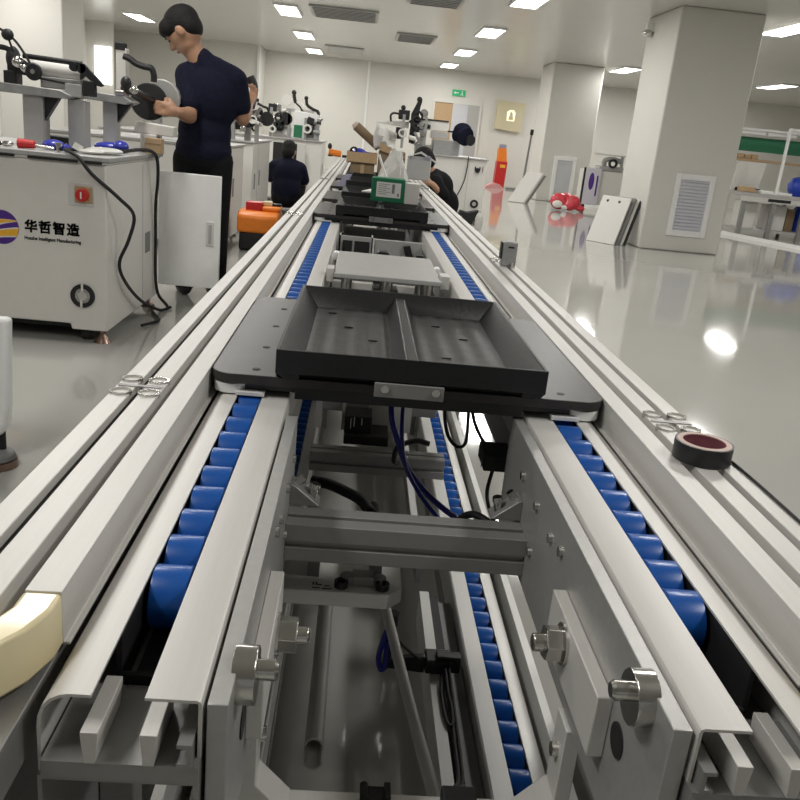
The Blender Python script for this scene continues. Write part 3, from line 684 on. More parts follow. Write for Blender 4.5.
part('side_cover', MB().box(.3985, .402, 2.302, 2.333, .80, .845), MT['rubber'], ph, bevel=.001)
part('bolt', MB().cyl((.434, 2.29, .7803), (.434, 2.29, .795), .006), MT['steel'], ph)

# cartons and bits lying on the far pallets
gc = thing('carton', 'green and white carton with a printed label standing on the second tray', 'carton', (.14, 3.62, .82), -.05)
part('sleeve', MB().box(-.10, .042, 0, .10, .002, .100), MT['green'], gc, local=True, bevel=.003)
part('box_body', MB().box(.042, .105, .006, .096, .002, .088), MT['white'], gc, label='white end of the carton', local=True, bevel=.002)
lb = part('label', MB().box(-.078, .026, -.0008, 0, .022, .084), MT['paper'], gc, local=True)
m = MB()
for k in range(6): m.box(-.07, -.035 if k % 2 else -.02, -.0014, -.0008, .074-k*.008, .076-k*.008)
m.box(-.012, -.0005, -.0014, -.0008, .040, .078).box(.012, .019, -.0014, -.0008, .028, .042)
part('label_print', m, MT['mid_grey'], lb, local=True, smooth=False)
cf = thing('plastic_bag', 'crumpled translucent bag standing behind the green carton', 'bag', (.12, 4.2, .825))
m = MB(); rr = random.Random(3); ring = []
for j, (z, r) in enumerate(((0, .07), (.05, .075), (.10, .055), (.16, .02))):
    for i in range(10):
        a = 2*PI*i/10; q = r*(1+rr.uniform(-.25, .25)); m.v.append(Vector((.125+.03*j*.3+q*math.cos(a), 4.2+q*.7*math.sin(a), .826+z*1.25)))
for j in range(3):
    for i in range(10): m.f.append([j*10+i, j*10+(i+1) % 10, (j+1)*10+(i+1) % 10, (j+1)*10+i])
m.f.append(list(range(30, 40))); m.f.append(list(range(9, -1, -1)))
part('film', m, MT['film'], cf, smooth=False)
part('white_stick', MB().cyl((.07, 4.15, 1.0), (.13, 4.12, .86), .006).cyl((.175, 4.16, .83), (.18, 4.17, 1.02), .005), MT['white_plastic'], cf)
single('paper_scrap', MB().prism([(0, 4.10), (.07, 4.12), (.075, 4.28), (.055, 4.34)], 'z', .822, .828), MT['paper'], 'white scrap of paper on the third tray, left of the green carton', 'paper', (.04, 4.1, .822))
single('foam_sheet', MB().prism([(-.15, .7825), (-.095, .7825), (-.062, .855), (-.10, .852)], 'y', 4.995, 5.03), MT['purple'], 'lavender folded sheet by the left rail on the fourth pallet', 'sheet', (-.12, 5.0, .7825))
cx1 = thing('cardboard_box', 'brown cardboard box stacked under the open box at the end of the line', 'box', (-.01, 5.95, .822))
part('carton', MB().box(-.09, .075, 5.93, 6.2, .822, .888), MT['card'], cx1, bevel=.003)
part('packing_tape', MB().box(-.02, .005, 5.929, 6.2, .822, .889), MT['card_light'], cx1)
cx2 = thing('cardboard_box', 'open tan cardboard tray of parts, upper box of the stack on the line', 'box', (-.01, 5.95, .889))
m = MB().box(-.12, .09, 5.92, 5.926, .8895, .96).box(-.12, .09, 6.2, 6.206, .8895, .96).box(-.12, -.114, 5.926, 6.2, .8895, .96).box(.084, .09, 5.926, 6.2, .8895, .96).box(-.12, .09, 5.92, 6.206, .8885, .8945)
part('carton', m, MT['card_light'], cx2)
single('cloth_bundle', MB().ell((-.04, 6.04, .945), (.06, .07, .04)).ell((.01, 6.08, .93), (.04, .06, .035)), MT['navy_hose'], 'dark blue bundle in the open tan box', 'bundle', (-.03, 6.05, .895))
single('cable_coil', MB().tube([(-.098, 5.945, .902), (-.095, 5.94, .975), (-.06, 5.94, .985), (-.055, 5.945, .94), (-.080, 5.95, .93), (-.09, 5.955, .985)], .006), MT['rubber'], 'black cable end sticking out of the open tan box', 'cable', (-.085, 6.0, .92))
cx3 = thing('cardboard_box', 'open brown cardboard box right of the stack, its flap tilted up', 'box', (.19, 6.0, .822))
m = MB().box(.10, .28, 5.93, 5.936, .822, .985).box(.10, .28, 6.2, 6.206, .822, .985).box(.10, .106, 5.936, 6.2, .822, .985).box(.274, .28, 5.936, 6.2, .822, .985).box(.10, .28, 5.93, 6.206, .8215, .828)
part('carton', m, MT['card'], cx3)
part('flap', MB().prism([(.10, .985), (.106, .985), (.27, .945), (.285, .955), (.115, 1.035), (.10, 1.04)], 'y', 5.915, 5.929), MT['card_light'], cx3)
tu = thing('cardboard_tube', 'brown cardboard tube leaning over the boxes on the line', 'tube', (-.02, 6.3, 1.05))
part('tube_wall', MB().cyl((.10, 6.26, 1.0), (-.075, 6.24, 1.13), .032), MT['card'], tu)
part('end_cap', MB().cyl((-.072, 6.24, 1.128), (-.09, 6.24, 1.147), .029, .02), MT['tape_core'], tu)
m = MB(); rr = random.Random(5)
for j in range(6):
    for i in range(6):
        m.v.append(Vector((.06+.030*i+rr.uniform(-.008, .008), 6.13+.05*math.sin(i*1.1+j)+.02*rr.random(), .985+.038*j*(1-.07*i)+rr.uniform(-.006, .006))))
for j in range(5):
    for i in range(5): m.f.append([j*6+i, j*6+i+1, j*6+i+7, j*6+i+6])
wr = single('wrapping_sheet', m, MT['paper'], 'white crumpled wrapping sheet behind the brown tube', 'sheet', (.1, 6.15, .985))
so = wr.modifiers.new('thick', 'SOLIDIFY'); so.thickness = .003
gb = thing('foam_carton', 'open grey carton lined with lavender foam, right of the cardboard boxes', 'carton', (.37, 5.8, .82), -.12)
part('carton', MB().box(-.08, .075, 0, .006, .002, .13).box(-.08, .075, .16, .166, .002, .15).box(-.08, -.074, .006, .16, .002, .15).box(.069, .075, .006, .16, .002, .15).box(-.08, .075, 0, .166, .0, .006), MT['grey'], gb, local=True)
part('foam_lining', MB().box(-.07, .065, .01, .02, .01, .125).box(.045, .066, .02, .15, .01, .16), MT['purple'], gb, local=True)
part('lid', MB().prism([(-.08, .15), (.0, .185), (.12, .12), (.115, .112), (0, .17)], 'y', .15, .165), MT['white_shade'], gb, local=True)

# ------------------------------------------------------------------ winding-machine cabinets on the left
def rect_y(m, x0, x1, z0, z1, y, t=.002): return m.box(x0, x1, y-t, y, z0, z1)
ca = thing('machine_cabinet', 'big white machine cabinet with a company logo, red switch and open side door', 'cabinet', (-1.9, 4.45, 0))
part('body', MB().prism([(-2.7, .10), (-1.335, .092), (-1.33, .064), (-1.16, .064), (-1.16, .84), (-2.7, .84)], 'y', 3.95, 4.95), MT['white'], ca, bevel=.008)
part('top_edge', MB().box(-2.7, -1.152, 3.942, 4.96, .84, .852), MT['white_shade'], ca, bevel=.003)
part('worktop', MB().box(-2.7, -1.14, 3.935, 4.98, .852, .874), MT['grey'], ca, bevel=.004)
for x0, x1 in ((-1.70, -1.56), (-1.50, -1.28), (-1.25, -1.175)):
    part('black_edge_strip', MB().box(x0, x1, 3.932, 3.942, .841, .851), MT['rubber'], ca)
part('base_plinth', MB().box(-2.6, -1.25, 4.05, 4.85, .05, .10), MT['rubber'], ca)
for x, y in ((-1.20, 4.0), (-1.20, 4.88), (-2.5, 4.0)):
    f = part('levelling_foot', MB().cyl((x, y, 0), (x, y, .018), .042, .030).cyl((x, y, .018), (x, y, .04), .03, .012).cyl((x, y, .04), (x, y, .066), .012), MT['rust'], ca)
part('castor', MB().cyl((-1.30, 4.03, .035), (-1.26, 4.03, .035), .035).box(-1.30, -1.26, 4.0, 4.06, .04, .10), MT['rubber'], ca)
dr = part('door', MB().box(-1.155, -.80, 4.935, 4.955, .125, .775), MT['white_plastic'], ca, bevel=.004)
part('door_handle', MB().box(-.88, -.835, 4.931, 4.936, .375, .515), MT['white_shade'], dr, bevel=.003)
part('door_grip', MB().box(-.866, -.849, 4.928, 4.932, .39, .50), MT['grey'], dr, bevel=.002)
part('side_handle', MB().box(-1.161, -1.158, 4.655, 4.76, .345, .455), MT['mid_grey'], ca)
part('side_seam', MB().box(-1.161, -1.1585, 4.60, 4.604, .1, .82), MT['grey'], ca)
es = part('switch_plate', MB().box(-1.33, -1.216, 3.946, 3.951, .648, .751), MT['white_shade'], ca, bevel=.002)
part('knob_tint', MB().box(-1.30, -1.220, 3.940, 3.946, .664, .738), MT['card_light'], es, bevel=.003)  # tan block stands for the reddish reflection on the switch plate
part('switch_knob', MB().cyl((-1.262, 3.941, .70), (-1.262, 3.915, .70), .030, .028), MT['red'], es, bevel=.002)
part('knob_mark', MB().box(-1.266, -1.260, 3.913, 3.915, .685, .715), MT['white_plastic'], es)
fan = part('fan_ring', MB().lathe([(.036, 0), (.056, 0), (.056, .012), (.036, .012)], (-1.273, 3.951, .232), (0,-1,0), 32), MT['rubber'], ca)
part('fan_hub', MB().cyl((-1.273, 3.951, .232), (-1.273, 3.939, .232), .022), MT['steel'], fan)
part('fan_ring_inner', MB().lathe([(.028, 0), (.034, 0), (.034, .010), (.028, .010)], (-1.273, 3.951, .232), (0,-1,0), 28), MT['grey'], fan)
part('fan_strut', MB().box(-1.278, -1.268, 3.936, 3.945, .252, .288), MT['white'], fan); part('fan_strut', MB().box(-1.283, -1.273, 3.936, 3.945, .176, .212), MT['white'], fan)
# logo: violet disc with two yellow bands, and the lettering
lx, lz, lr, ly = -1.635, .521, .078, 3.9498
lg = part('logo_disc', MB().cyl((lx, ly+.001, lz), (lx, ly-.0008, lz), lr, seg=48), MT['purple_dark'], ca, label='violet disc of the logo')
def band(z_left, z_mid, z_right, th_l, th_r, y, m, name):
    up = []; dn = []
    for k in range(21):
        x = -1+2*k/20; z = z_left + (z_right-z_left)*(k/20) + z_mid*math.sin(PI*k/20)
        lim = math.sqrt(max(0, 1-x*x)); th = th_l+(th_r-th_l)*k/20
        up.append((lx+x*lr, lz+max(-lim, min(lim, z+th))*lr)); dn.append((lx+x*lr, lz+max(-lim, min(lim, z-th))*lr))
    part(name, MB().prism(up+dn[::-1], 'y', y, y+.0004), m, lg, smooth=False)
band(.00, .10, .42, .30, .02, ly-.0012, MT['white'], 'white_band'); band(.06, .12, .40, .19, .012, ly-.0016, MT['yellow'], 'yellow_band')
band(-.62, .06, -.22, .20, .30, ly-.0012, MT['white'], 'white_band'); band(-.62, .08, -.24, .12, .22, ly-.0016, MT['yellow'], 'yellow_band')
FX = lambda x, z, y=3.9488: Matrix.Translation((x, y, z)) @ Matrix.Rotation(PI/2, 4, 'X')
bold_text('lettering', '华哲智造', .060, -1.532, .5145, 3.9488, MT['ink'], ca, .0021, depth=.0006, label='bold black Chinese lettering', spacing=1.16, sx=.98)
bold_text('lettering', 'Huazhe Intelligent Manufacturing', .0225, -1.534, .475, 3.9488, MT['ink'], ca, .0005, depth=.0006, label='small black lettering under the Chinese characters', sx=.86)
cable('power_cable', [(-1.355, 4.24, .884), (-1.37, 4.08, .886), (-1.34, 3.96, .889), (-1.27, 3.912, .868), (-1.21, 3.905, .80), (-1.115, 3.98, .70), (-1.075, 4.1, .61), (-1.10, 4.1, .49), (-1.144, 4.1, .38), (-1.135, 4.15, .284), (-1.12, 4.4, .136), (-1.10, 4.75, .012), (-1.06, 4.85, .012)], .0085, MT['rubber'], 'black cable draped from the worktop down the right side of the logo cabinet', 'cable')
cable('power_cable', [(-1.30, 4.42, .886), (-1.22, 4.42, .8845), (-1.17, 4.55, .895), (-1.122, 4.64, .889), (-1.108, 4.70, .845), (-1.118, 4.76, .74), (-1.138, 4.80, .60), (-1.145, 4.83, .43), (-1.140, 4.84, .12), (-1.08, 4.86, .012)], .009, MT['rubber'], 'black cable hanging straight down beside the open cabinet door', 'cable')
cable('power_cable', [(-1.10, 4.35, .012), (-1.05, 4.5, .012), (-1.13, 4.7, .012), (-1.16, 4.85, .012)], .008, MT['rubber'], 'black cable lying on the floor at the foot of the logo cabinet', 'cable')
pl = thing('machine_pedestal', 'white rounded machine leg on a reddish pad at the left edge', 'leg', (-1.2, 2.6, 0))
part('pedestal', MB().prism([(-1.5, .14), (-1.08, .088), (-1.045, .10), (-1.030, .13), (-1.022, .20), (-1.012, .47), (-1.5, .47)], 'y', 2.45, 2.50), MT['white_plastic'], pl, bevel=.012)
part('foot_stem', MB().cyl((-1.055, 2.475, .045), (-1.055, 2.475, .11), .012), MT['rubber'], pl)
part('foot_disc', MB().cyl((-1.062, 2.45, .024), (-1.062, 2.45, .048), .058, .05), MT['mid_grey'], pl, bevel=.006)
part('foot_pad', MB().cyl((-1.062, 2.45, 0), (-1.062, 2.45, .024), .06), MT['rust'], pl, label='reddish pad')

def cabinet(label, x0, x1, y0, y1, h, slots=True):
    t = thing('machine_cabinet', label, 'cabinet', ((x0+x1)/2, (y0+y1)/2, 0))
    part('body', MB().box(x0, x1, y0, y1, .06, h), MT['white'], t, bevel=.008)
    part('worktop', MB().box(x0, x1+.02, y0-.02, y1+.02, h, h+.02), MT['grey'], t, bevel=.003)
    for x, y in ((x0+.08, y0+.08), (x1-.08, y0+.08), (x1-.08, y1-.08), (x0+.08, y1-.08)):
        part('levelling_foot', MB().cyl((x, y, 0), (x, y, .02), .05, .035).cyl((x, y, .02), (x, y, .062), .014), MT['rubber'], t)
    if slots:
        part('side_handle', MB().box(x1-.002, x1+.003, y0+.15, y0+.24, .40, .56), MT['mid_grey'], t)
        part('side_seam', MB().box(x1-.002, x1+.002, y0+.42, y0+.425, .08, h-.02), MT['grey'], t)
        part('side_handle', MB().box(x1-.002, x1+.003, y0+.55, y0+.63, .42, .58), MT['mid_grey'], t)
    return t
cabinet('white machine cabinet just behind the standing man', -2.7, -1.16, 7.2, 8.4, .85)
cc = cabinet('white machine cabinet in front of the crouching man in navy', -2.7, -1.14, 8.95, 10.5, .87)
bpD = cabinet('white machine cabinet beyond the crouching man in navy', -2.3, -.62, 12.6, 13.8, .88)
part('open_bay', MB().box(-1.32, -.97, 12.594, 12.601, .10, .83), MT['rubber'], bpD); part('bay_door', MB().box(-.97, -.85, 12.5, 12.52, .08, .84), MT['white_shade'], bpD, bevel=.004)
rc = cabinet('white machine cabinet on the right of the line, under the grey winding machine', .93, 1.76, 12.3, 13.3, .865, False)
part('front_seam', MB().box(1.50, 1.505, 12.297, 12.301, .07, .86), MT['grey'], rc)
part('socket', MB().cyl((1.63, 12.301, .72), (1.63, 12.28, .72), .035).box(1.59, 1.605, 12.28, 12.301, .72, .77).box(1.655, 1.67, 12.28, 12.301, .72, .77), MT['rubber'], rc)
part('side_lamp', MB().box(1.70, 1.71, 12.29, 12.301, .70, .78), MT['rust'], rc)
part('fan_ring', MB().lathe([(.03, 0), (.06, 0), (.06, .012), (.03, .012)], (1.64, 12.301, .25), (0,-1,0), 24), MT['rubber'], rc)
cable('power_cable', [(1.48, 12.30, .896), (1.478, 12.262, .88), (1.475, 12.255, .75), (1.45, 12.25, .55), (1.37, 12.24, .35), (1.25, 12.23, .15), (1.15, 12.22, .012)], .008, MT['rubber'], 'thin dark cable hanging down the front of the right cabinet', 'cable')

# ------------------------------------------------------------------ winding machines
wm = thing('winding_machine', 'grey winding machine with black pulleys on the logo cabinet, at the left edge', 'machine', (-1.55, 4.3, .874))
for x0, x1, y in ((-1.635, -1.54, 4.25), (-1.435, -1.355, 4.28)):
    part('column', MB().prism([(x0, .8745), (x1, .8745), (x1, 1.11), (x0, 1.11)], 'y', y, y+.09), MT['grey'], wm, bevel=.004)
part('column_gusset', MB().prism([(-1.54, 1.0), (-1.47, 1.11), (-1.54, 1.11)], 'y', 4.27, 4.31), MT['black'], wm)
part('bed_plate', MB().prism([(-2.0, 1.115), (-1.43, 1.108), (-1.40, 1.115), (-1.40, 1.125), (-1.45, 1.145), (-2.0, 1.165)], 'y', 4.22, 4.42), MT['machine'], wm, bevel=.003)
part('guard_tube', MB().cyl((-1.60, 4.34, 1.235), (-1.36, 4.34, 1.225), .042), MT['white'], wm)
part('carriage', MB().box(-1.56, -1.38, 4.28, 4.36, 1.15, 1.20).box(-1.44, -1.36, 4.26, 4.36, 1.12, 1.18), MT['grey'], wm, bevel=.005)
part('tie_bar', MB().cyl((-1.63, 4.27, 1.282), (-1.36, 4.27, 1.272), .012).cyl((-1.56, 4.27, 1.19), (-1.36, 4.27, 1.172), .006), MT['black'], wm)
part('clamp_pair', MB().cyl((-1.395, 4.25, 1.255), (-1.395, 4.28, 1.255), .02).cyl((-1.36, 4.25, 1.252), (-1.36, 4.28, 1.252), .022), MT['black'], wm)
part('link_arm', MB().prism([(-1.365, 1.275), (-1.345, 1.275), (-1.255, 1.185), (-1.27, 1.178), (-1.295, 1.182), (-1.34, 1.22), (-1.365, 1.20)], 'y', 4.25, 4.275), MT['black'], wm, bevel=.003)
part('motor_can', MB().cyl((-1.325, 4.27, 1.13), (-1.325, 4.27, 1.20), .032), MT['rubber'], wm, bevel=.004)
part('pulley', MB().lathe([(.010, 0), (.034, 0), (.040, .008), (.034, .016), (.010, .016)], (-1.575, 4.235, 1.215), (0,1,0), 28), MT['rubber'], wm)
part('pulley_hub', MB().cyl((-1.575, 4.228, 1.215), (-1.575, 4.25, 1.215), .011), MT['steel'], wm)
part('pulley_arm', MB().prism([(-1.70, 1.205), (-1.58, 1.19), (-1.57, 1.235), (-1.64, 1.24), (-1.70, 1.245)], 'y', 4.25, 4.27), MT['black'], wm, bevel=.004)
part('drive_head', MB().box(-1.715, -1.655, 4.24, 4.32, 1.145, 1.21).ell((-1.68, 4.28, 1.265), (.032, .04, .055)), MT['rubber'], wm, bevel=.005)
part('silver_knuckle', MB().ell((-1.65, 4.25, 1.25), (.025, .03, .03)).ell((-1.62, 4.25, 1.225), (.02, .02, .02)), MT['steel'], wm)
part('belt', MB().tube([(-1.80, 4.25, 1.40), (-1.72, 4.25, 1.385), (-1.66, 4.25, 1.345), (-1.61, 4.25, 1.28), (-1.58, 4.25, 1.225)], .006), MT['rubber'], wm)
part('belt', MB().tube([(-1.80, 4.26, 1.31), (-1.70, 4.26, 1.305), (-1.64, 4.26, 1.26), (-1.59, 4.26, 1.23)], .012), MT['rubber'], wm)
part('tension_knob', MB().ell((-1.69, 4.25, 1.365), (.028, .02, .026)).cyl((-1.69, 4.25, 1.36), (-1.67, 4.25, 1.30), .005), MT['rubber'], wm)

w2 = thing('winding_machine', 'winding machine with a big black round reel beside the standing man', 'machine', (-1.25, 4.6, .874))
part('column', MB().box(-1.365, -1.295, 4.60, 4.68, .8745, 1.12), MT['grey'], w2, bevel=.004)
part('column_gusset', MB().prism([(-1.295, 1.02), (-1.22, 1.12), (-1.295, 1.12)], 'y', 4.62, 4.66), MT['black'], w2)
part('bed_plate', MB().prism([(-1.46, 1.12), (-1.24, 1.11), (-1.21, 1.125), (-1.25, 1.15), (-1.46, 1.16)], 'y', 4.57, 4.75), MT['machine'], w2, bevel=.003)
part('back_post', MB().box(-1.312, -1.26, 4.66, 4.72, 1.13, 1.385), MT['white'], w2, bevel=.003)
part('post_cap', MB().box(-1.318, -1.265, 4.655, 4.70, 1.375, 1.41).box(-1.27, -1.25, 4.66, 4.69, 1.33, 1.36), MT['rubber'], w2, bevel=.004)
part('swing_arm', MB().tube([(-1.265, 4.63, 1.345), (-1.235, 4.63, 1.335), (-1.20, 4.63, 1.315), (-1.16, 4.63, 1.305), (-1.125, 4.63, 1.30), (-1.112, 4.63, 1.27), (-1.112, 4.63, 1.235)], .016), MT['rubber'], w2)
part('reel_back', MB().cyl((-1.155, 5.12, 1.175), (-1.165, 5.04, 1.165), .085, .105), MT['grey'], w2, bevel=.008)
part('reel', MB().lathe([(.0, 0), (.096, 0), (.100, .012), (.094, .026), (.0, .030)], (-1.225, 5.0, 1.14), (.2,-1,0), 36), MT['rubber'], w2)
part('spindle', MB().cyl((-1.26, 4.62, 1.19), (-1.20, 5.0, 1.15), .02).ell((-1.245, 4.60, 1.215), (.028, .02, .034)), MT['black'], w2)
part('spool', MB().cyl((-1.29, 4.58, 1.165), (-1.25, 4.58, 1.165), .016).ell((-1.20, 4.58, 1.185), (.025, .02, .02)), MT['steel'], w2)
part('under_guard', MB().prism([(-1.27, .975), (-1.25, 1.035), (-1.05, 1.02), (-1.05, .965)], 'y', 4.82, 4.92), MT['white'], w2, bevel=.005)
part('rod', MB().cyl((-1.20, 4.79, .96), (-1.185, 4.79, .89), .008), MT['alu'], w2)
part('lower_box', MB().box(-1.225, -1.14, 4.80, 4.90, .8745, .970), MT['white'], w2, bevel=.004)

def far_winder(label, x, y, z, s, reel=True):
    t = thing('winding_machine', label, 'machine', (x, y, z))
    def q(a, b, c): return (x+a*s, y+b*s, z+c*s)
    m = MB()
    def bx(m, a0, a1, b0, b1, c0, c1): return m.box(x+a0*s, x+a1*s, y+b0*s, y+b1*s, z+c0*s, z+c1*s)
    part('column', bx(MB(), -.30, -.22, 0, .1, 0.0005, .24), MT['grey'], t); part('column', bx(MB(), .02, .10, 0, .1, .0005, .24), MT['grey'], t)
    part('bed_plate', bx(MB(), -.42, .2, -.03, .15, .24, .29), MT['machine'], t, bevel=.004)
    part('guard_tube', MB().cyl(q(-.25, .05, .35), q(.05, .05, .345), .05*s), MT['white'], t)
    part('back_post', bx(MB(), .12, .17, .05, .1, .29, .5), MT['white'], t)
    part('post_cap', bx(MB(), .11, .18, .04, .1, .49, .53), MT['rubber'], t)
    part('swing_arm', MB().tube([q(.17, .04, .47), q(.24, .04, .44), q(.30, .04, .42), q(.33, .04, .34)], .016*s), MT['rubber'], t)
    part('pulley', MB().cyl(q(-.2, -.04, .36), q(-.2, 0, .36), .045*s), MT['rubber'], t)
    part('tie_bar', MB().cyl(q(-.3, -.02, .41), q(.06, -.02, .40), .012*s), MT['black'], t)
    part('motor_can', MB().cyl(q(.05, -.03, .29), q(.05, -.03, .37), .035*s), MT['rubber'], t)
    if reel: part('reel', MB().cyl(q(.30, .06, .29), q(.30, 0, .29), .09*s), MT['rubber'], t)
    return t
far_winder('winding machine half hidden behind the standing man, on the second cabinet', -1.55, 7.5, .87, .9)
cw = far_winder('jumble of dark winding machinery on the cabinet right of the standing man', -1.28, 9.15, .89, .8, True)
gp = single('switch_box', MB().box(-1.50, -1.42, 8.99, 9.02, .8905, 1.06), MT['green_light'], 'green switch box seen just right of the standing man', 'box', (-1.46, 9.0, .89))
wd = thing('winding_machine', 'white winding machine with a green plate on the cabinet beyond the crouching man', 'machine', (-1.0, 13.0, .9))
part('housing', MB().prism([(-1.22, .96), (-1.10, .9), (-.70, .9005), (-.70, 1.26), (-1.06, 1.29), (-1.06, 1.05), (-1.22, 1.04)], 'y', 12.75, 13.2), MT['white_plastic'], wd, bevel=.01)
part('green_plate', MB().box(-1.05, -.93, 12.74, 12.751, .92, 1.09), MT['green_light'], wd)
part('dark_bay', MB().box(-.89, -.76, 12.735, 12.751, .93, 1.20), MT['mid_grey'], wd)
part('bay_spindle', MB().cyl((-.85, 12.73, 1.0), (-.85, 12.73, 1.17), .022).cyl((-.80, 12.72, .97), (-.80, 12.72, 1.14), .018).cyl((-.72, 12.7, 1.15), (-.66, 12.7, 1.15), .028), MT['black'], wd)
part('left_drum', MB().cyl((-1.17, 12.70, 1.16), (-1.17, 12.78, 1.16), .09).cyl((-1.25, 12.70, 1.05), (-1.25, 12.78, 1.05), .07), MT['rubber'], wd)
part('left_housing', MB().box(-1.36, -1.12, 12.78, 13.0, .9005, 1.15), MT['white'], wd)
part('top_reel', MB().cyl((-1.18, 12.78, 1.42), (-1.18, 12.86, 1.42), .075).cyl((-1.0, 12.78, 1.35), (-1.0, 12.86, 1.35), .07), MT['white'], wd)
part('top_bar', MB().box(-1.22, -.78, 12.80, 12.9, 1.27, 1.31), MT['grey'], wd)
part('top_arm', MB().tube([(-1.08, 12.8, 1.50), (-1.05, 12.8, 1.40), (-.98, 12.8, 1.34), (-.95, 12.8, 1.29)], .025).tube([(-.90, 12.8, 1.46), (-.88, 12.8, 1.38), (-.80, 12.8, 1.33), (-.72, 12.8, 1.30), (-.72, 12.8, 1.25), (-.80, 12.8, 1.245)], .022).ell((-1.08, 12.8, 1.53), .035).ell((-.90, 12.8, 1.47), .03), MT['rubber'], wd)
rr = random.Random(11)
def clutter(t, x0, x1, y, z0, z1, n):
    for k in range(n):
        x = rr.uniform(x0, x1); z = rr.uniform(z0, z1); r = rr.uniform(.03, .075); yy = y + rr.uniform(-.06, .06)
        m = (MT['rubber'], MT['machine'], MT['steel'], MT['rubber'], MT['white'])[k % 5]
        q = k % 4
        if q == 0: part('guide_ring', MB().lathe([(r*.6, 0), (r, 0), (r, .05), (r*.6, .05)], (x, yy, z), (rr.uniform(-.4, .4), -1, 0), 18), m, t)
        elif q == 1: part('small_motor', MB().cyl((x, yy, z), (x+.10, yy, z+rr.uniform(-.03, .03)), r*.6), m, t, bevel=.004)
        elif q == 2: part('link_bar', MB().obox((x, yy, z), (.16, .03, .035), (0, rr.uniform(-1.2, 1.2), 0)), m, t, bevel=.003)
        else: part('bracket_block', MB().obox((x, yy, z), (r*1.6, .07, r*1.4), (0, rr.uniform(-.3, .3), 0)), m, t, bevel=.004)
    k = int((x1-x0)/.16)+1
    for i in range(k):
        xx = x0+(x1-x0)*i/max(1, k-1)
        part('support_post', MB().box(xx-.02, xx+.02, y-.02, y+.02, z0-.10, z1), MT['machine'], t)
clutter(wd, -1.38, -1.12, 12.72, 1.0, 1.30, 14)
clutter(wd, -.88, -.70, 12.70, 1.0, 1.20, 7)
clutter(cw, -1.36, -1.12, 9.02, .99, 1.18, 16)
rw = thing('winding_machine', 'grey winding machine with a dark blue reel on the right-hand cabinet', 'machine', (1.1, 12.7, .885))
part('base_block', MB().box(.98, 1.36, 12.5, 12.9, .8855, 1.09).box(.72, .95, 12.55, 12.8, .8855, 1.0), MT['machine'], rw, bevel=.005)
part('column', MB().box(.78, .86, 12.58, 12.7, .9, 1.22), MT['grey'], rw); part('column', MB().box(.66, .72, 12.58, 12.7, .99, 1.2), MT['steel'], rw)
part('bed_bar', MB().prism([(.16, 1.235), (.60, 1.20), (.60, 1.29), (.18, 1.265)], 'y', 12.55, 12.65).prism([(.72, 1.20), (1.18, 1.21), (1.18, 1.34), (.80, 1.35), (.72, 1.33)], 'y', 12.55, 12.7), MT['white'], rw, bevel=.006)
clutter(rw, .52, .84, 12.46, 1.02, 1.38, 12)
part('edge_belt', MB().box(.78, 1.17, 12.54, 12.56, 1.335, 1.355), MT['rubber'], rw)
part('lower_bar', MB().box(.93, 1.17, 12.52, 12.62, 1.10, 1.20), MT['grey'], rw, bevel=.004)
part('head_post', MB().prism([(.62, 1.0), (.70, 1.0), (.74, 1.5), (.76, 1.58), (.70, 1.58), (.62, 1.4)], 'y', 12.5, 12.56), MT['rubber'], rw, bevel=.005)
part('head_knob', MB().ell((.72, 12.53, 1.6), .04).ell((.50, 12.53, 1.47), .035), MT['rubber'], rw)
part('head_motor', MB().box(.44, .60, 12.5, 12.6, 1.31, 1.44).box(.42, .52, 12.5, 12.56, 1.04, 1.2), MT['rubber'], rw, bevel=.01)
part('head_disc', MB().cyl((.80, 12.5, 1.42), (.80, 12.54, 1.42), .06), MT['steel'], rw)
part('hook_tube', MB().tube([(.34, 12.53, 1.27), (.33, 12.53, 1.35), (.37, 12.53, 1.385), (.45, 12.53, 1.38)], .015), MT['rubber'], rw)
part('reel_arm', MB().box(1.17, 1.32, 12.55, 12.58, 1.20, 1.225), MT['rubber'], rw)
part('reel', MB().cyl((1.34, 12.6, 1.20), (1.44, 12.46, 1.16), .13).ell((1.38, 12.52, 1.25), (.13, .08, .1)), MT['navy'], rw)
part('reel_hub', MB().cyl((1.49, 12.46, 1.12), (1.51, 12.43, 1.115), .075), MT['rubber'], rw)

# things lying on the logo cabinet's worktop
Z = .8745
sc2 = thing('screwdriver', 'red-handled screwdriver on the worktop by the left winding machine', 'tool', (-1.55, 4.05, Z))
part('handle', MB().cyl((-1.575, 4.02, Z+.022), (-1.50, 4.03, Z+.022), .022, .018), MT['red'], sc2, bevel=.004)
part('shank', MB().cyl((-1.50, 4.03, Z+.02), (-1.42, 4.04, Z+.012), .006), MT['steel'], sc2)
wc = thing('wire_cutters', 'pair of dark pliers among small parts at the left end of the worktop', 'tool', (-1.65, 4.1, Z))
part('jaw', MB().ell((-1.63, 4.04, Z+.014), (.03, .014, .013)), MT['steel'], wc)
part('grip', MB().tube([(-1.66, 4.05, Z+.012), (-1.70, 4.07, Z+.012), (-1.75, 4.05, Z+.012)], .009).tube([(-1.66, 4.03, Z+.012), (-1.70, 4.01, Z+.012), (-1.75, 4.02, Z+.012)], .009), MT['rubber'], wc)
single('cloth', MB().ell((-1.46, 4.15, Z+.024), (.05, .05, .024)).ell((-1.43, 4.18, Z+.016), (.045, .04, .016)), MT['navy_hose'], 'dark blue rag beside the red screwdriver', 'cloth', (-1.43, 4.15, Z))
single('label_card', MB().obox((-1.345, 4.14, Z+.024), (.04, .025, .03), (0, .5, .4)), MT['paper'], 'small white block on the worktop between the machine columns', 'block', (-1.36, 4.18, Z))
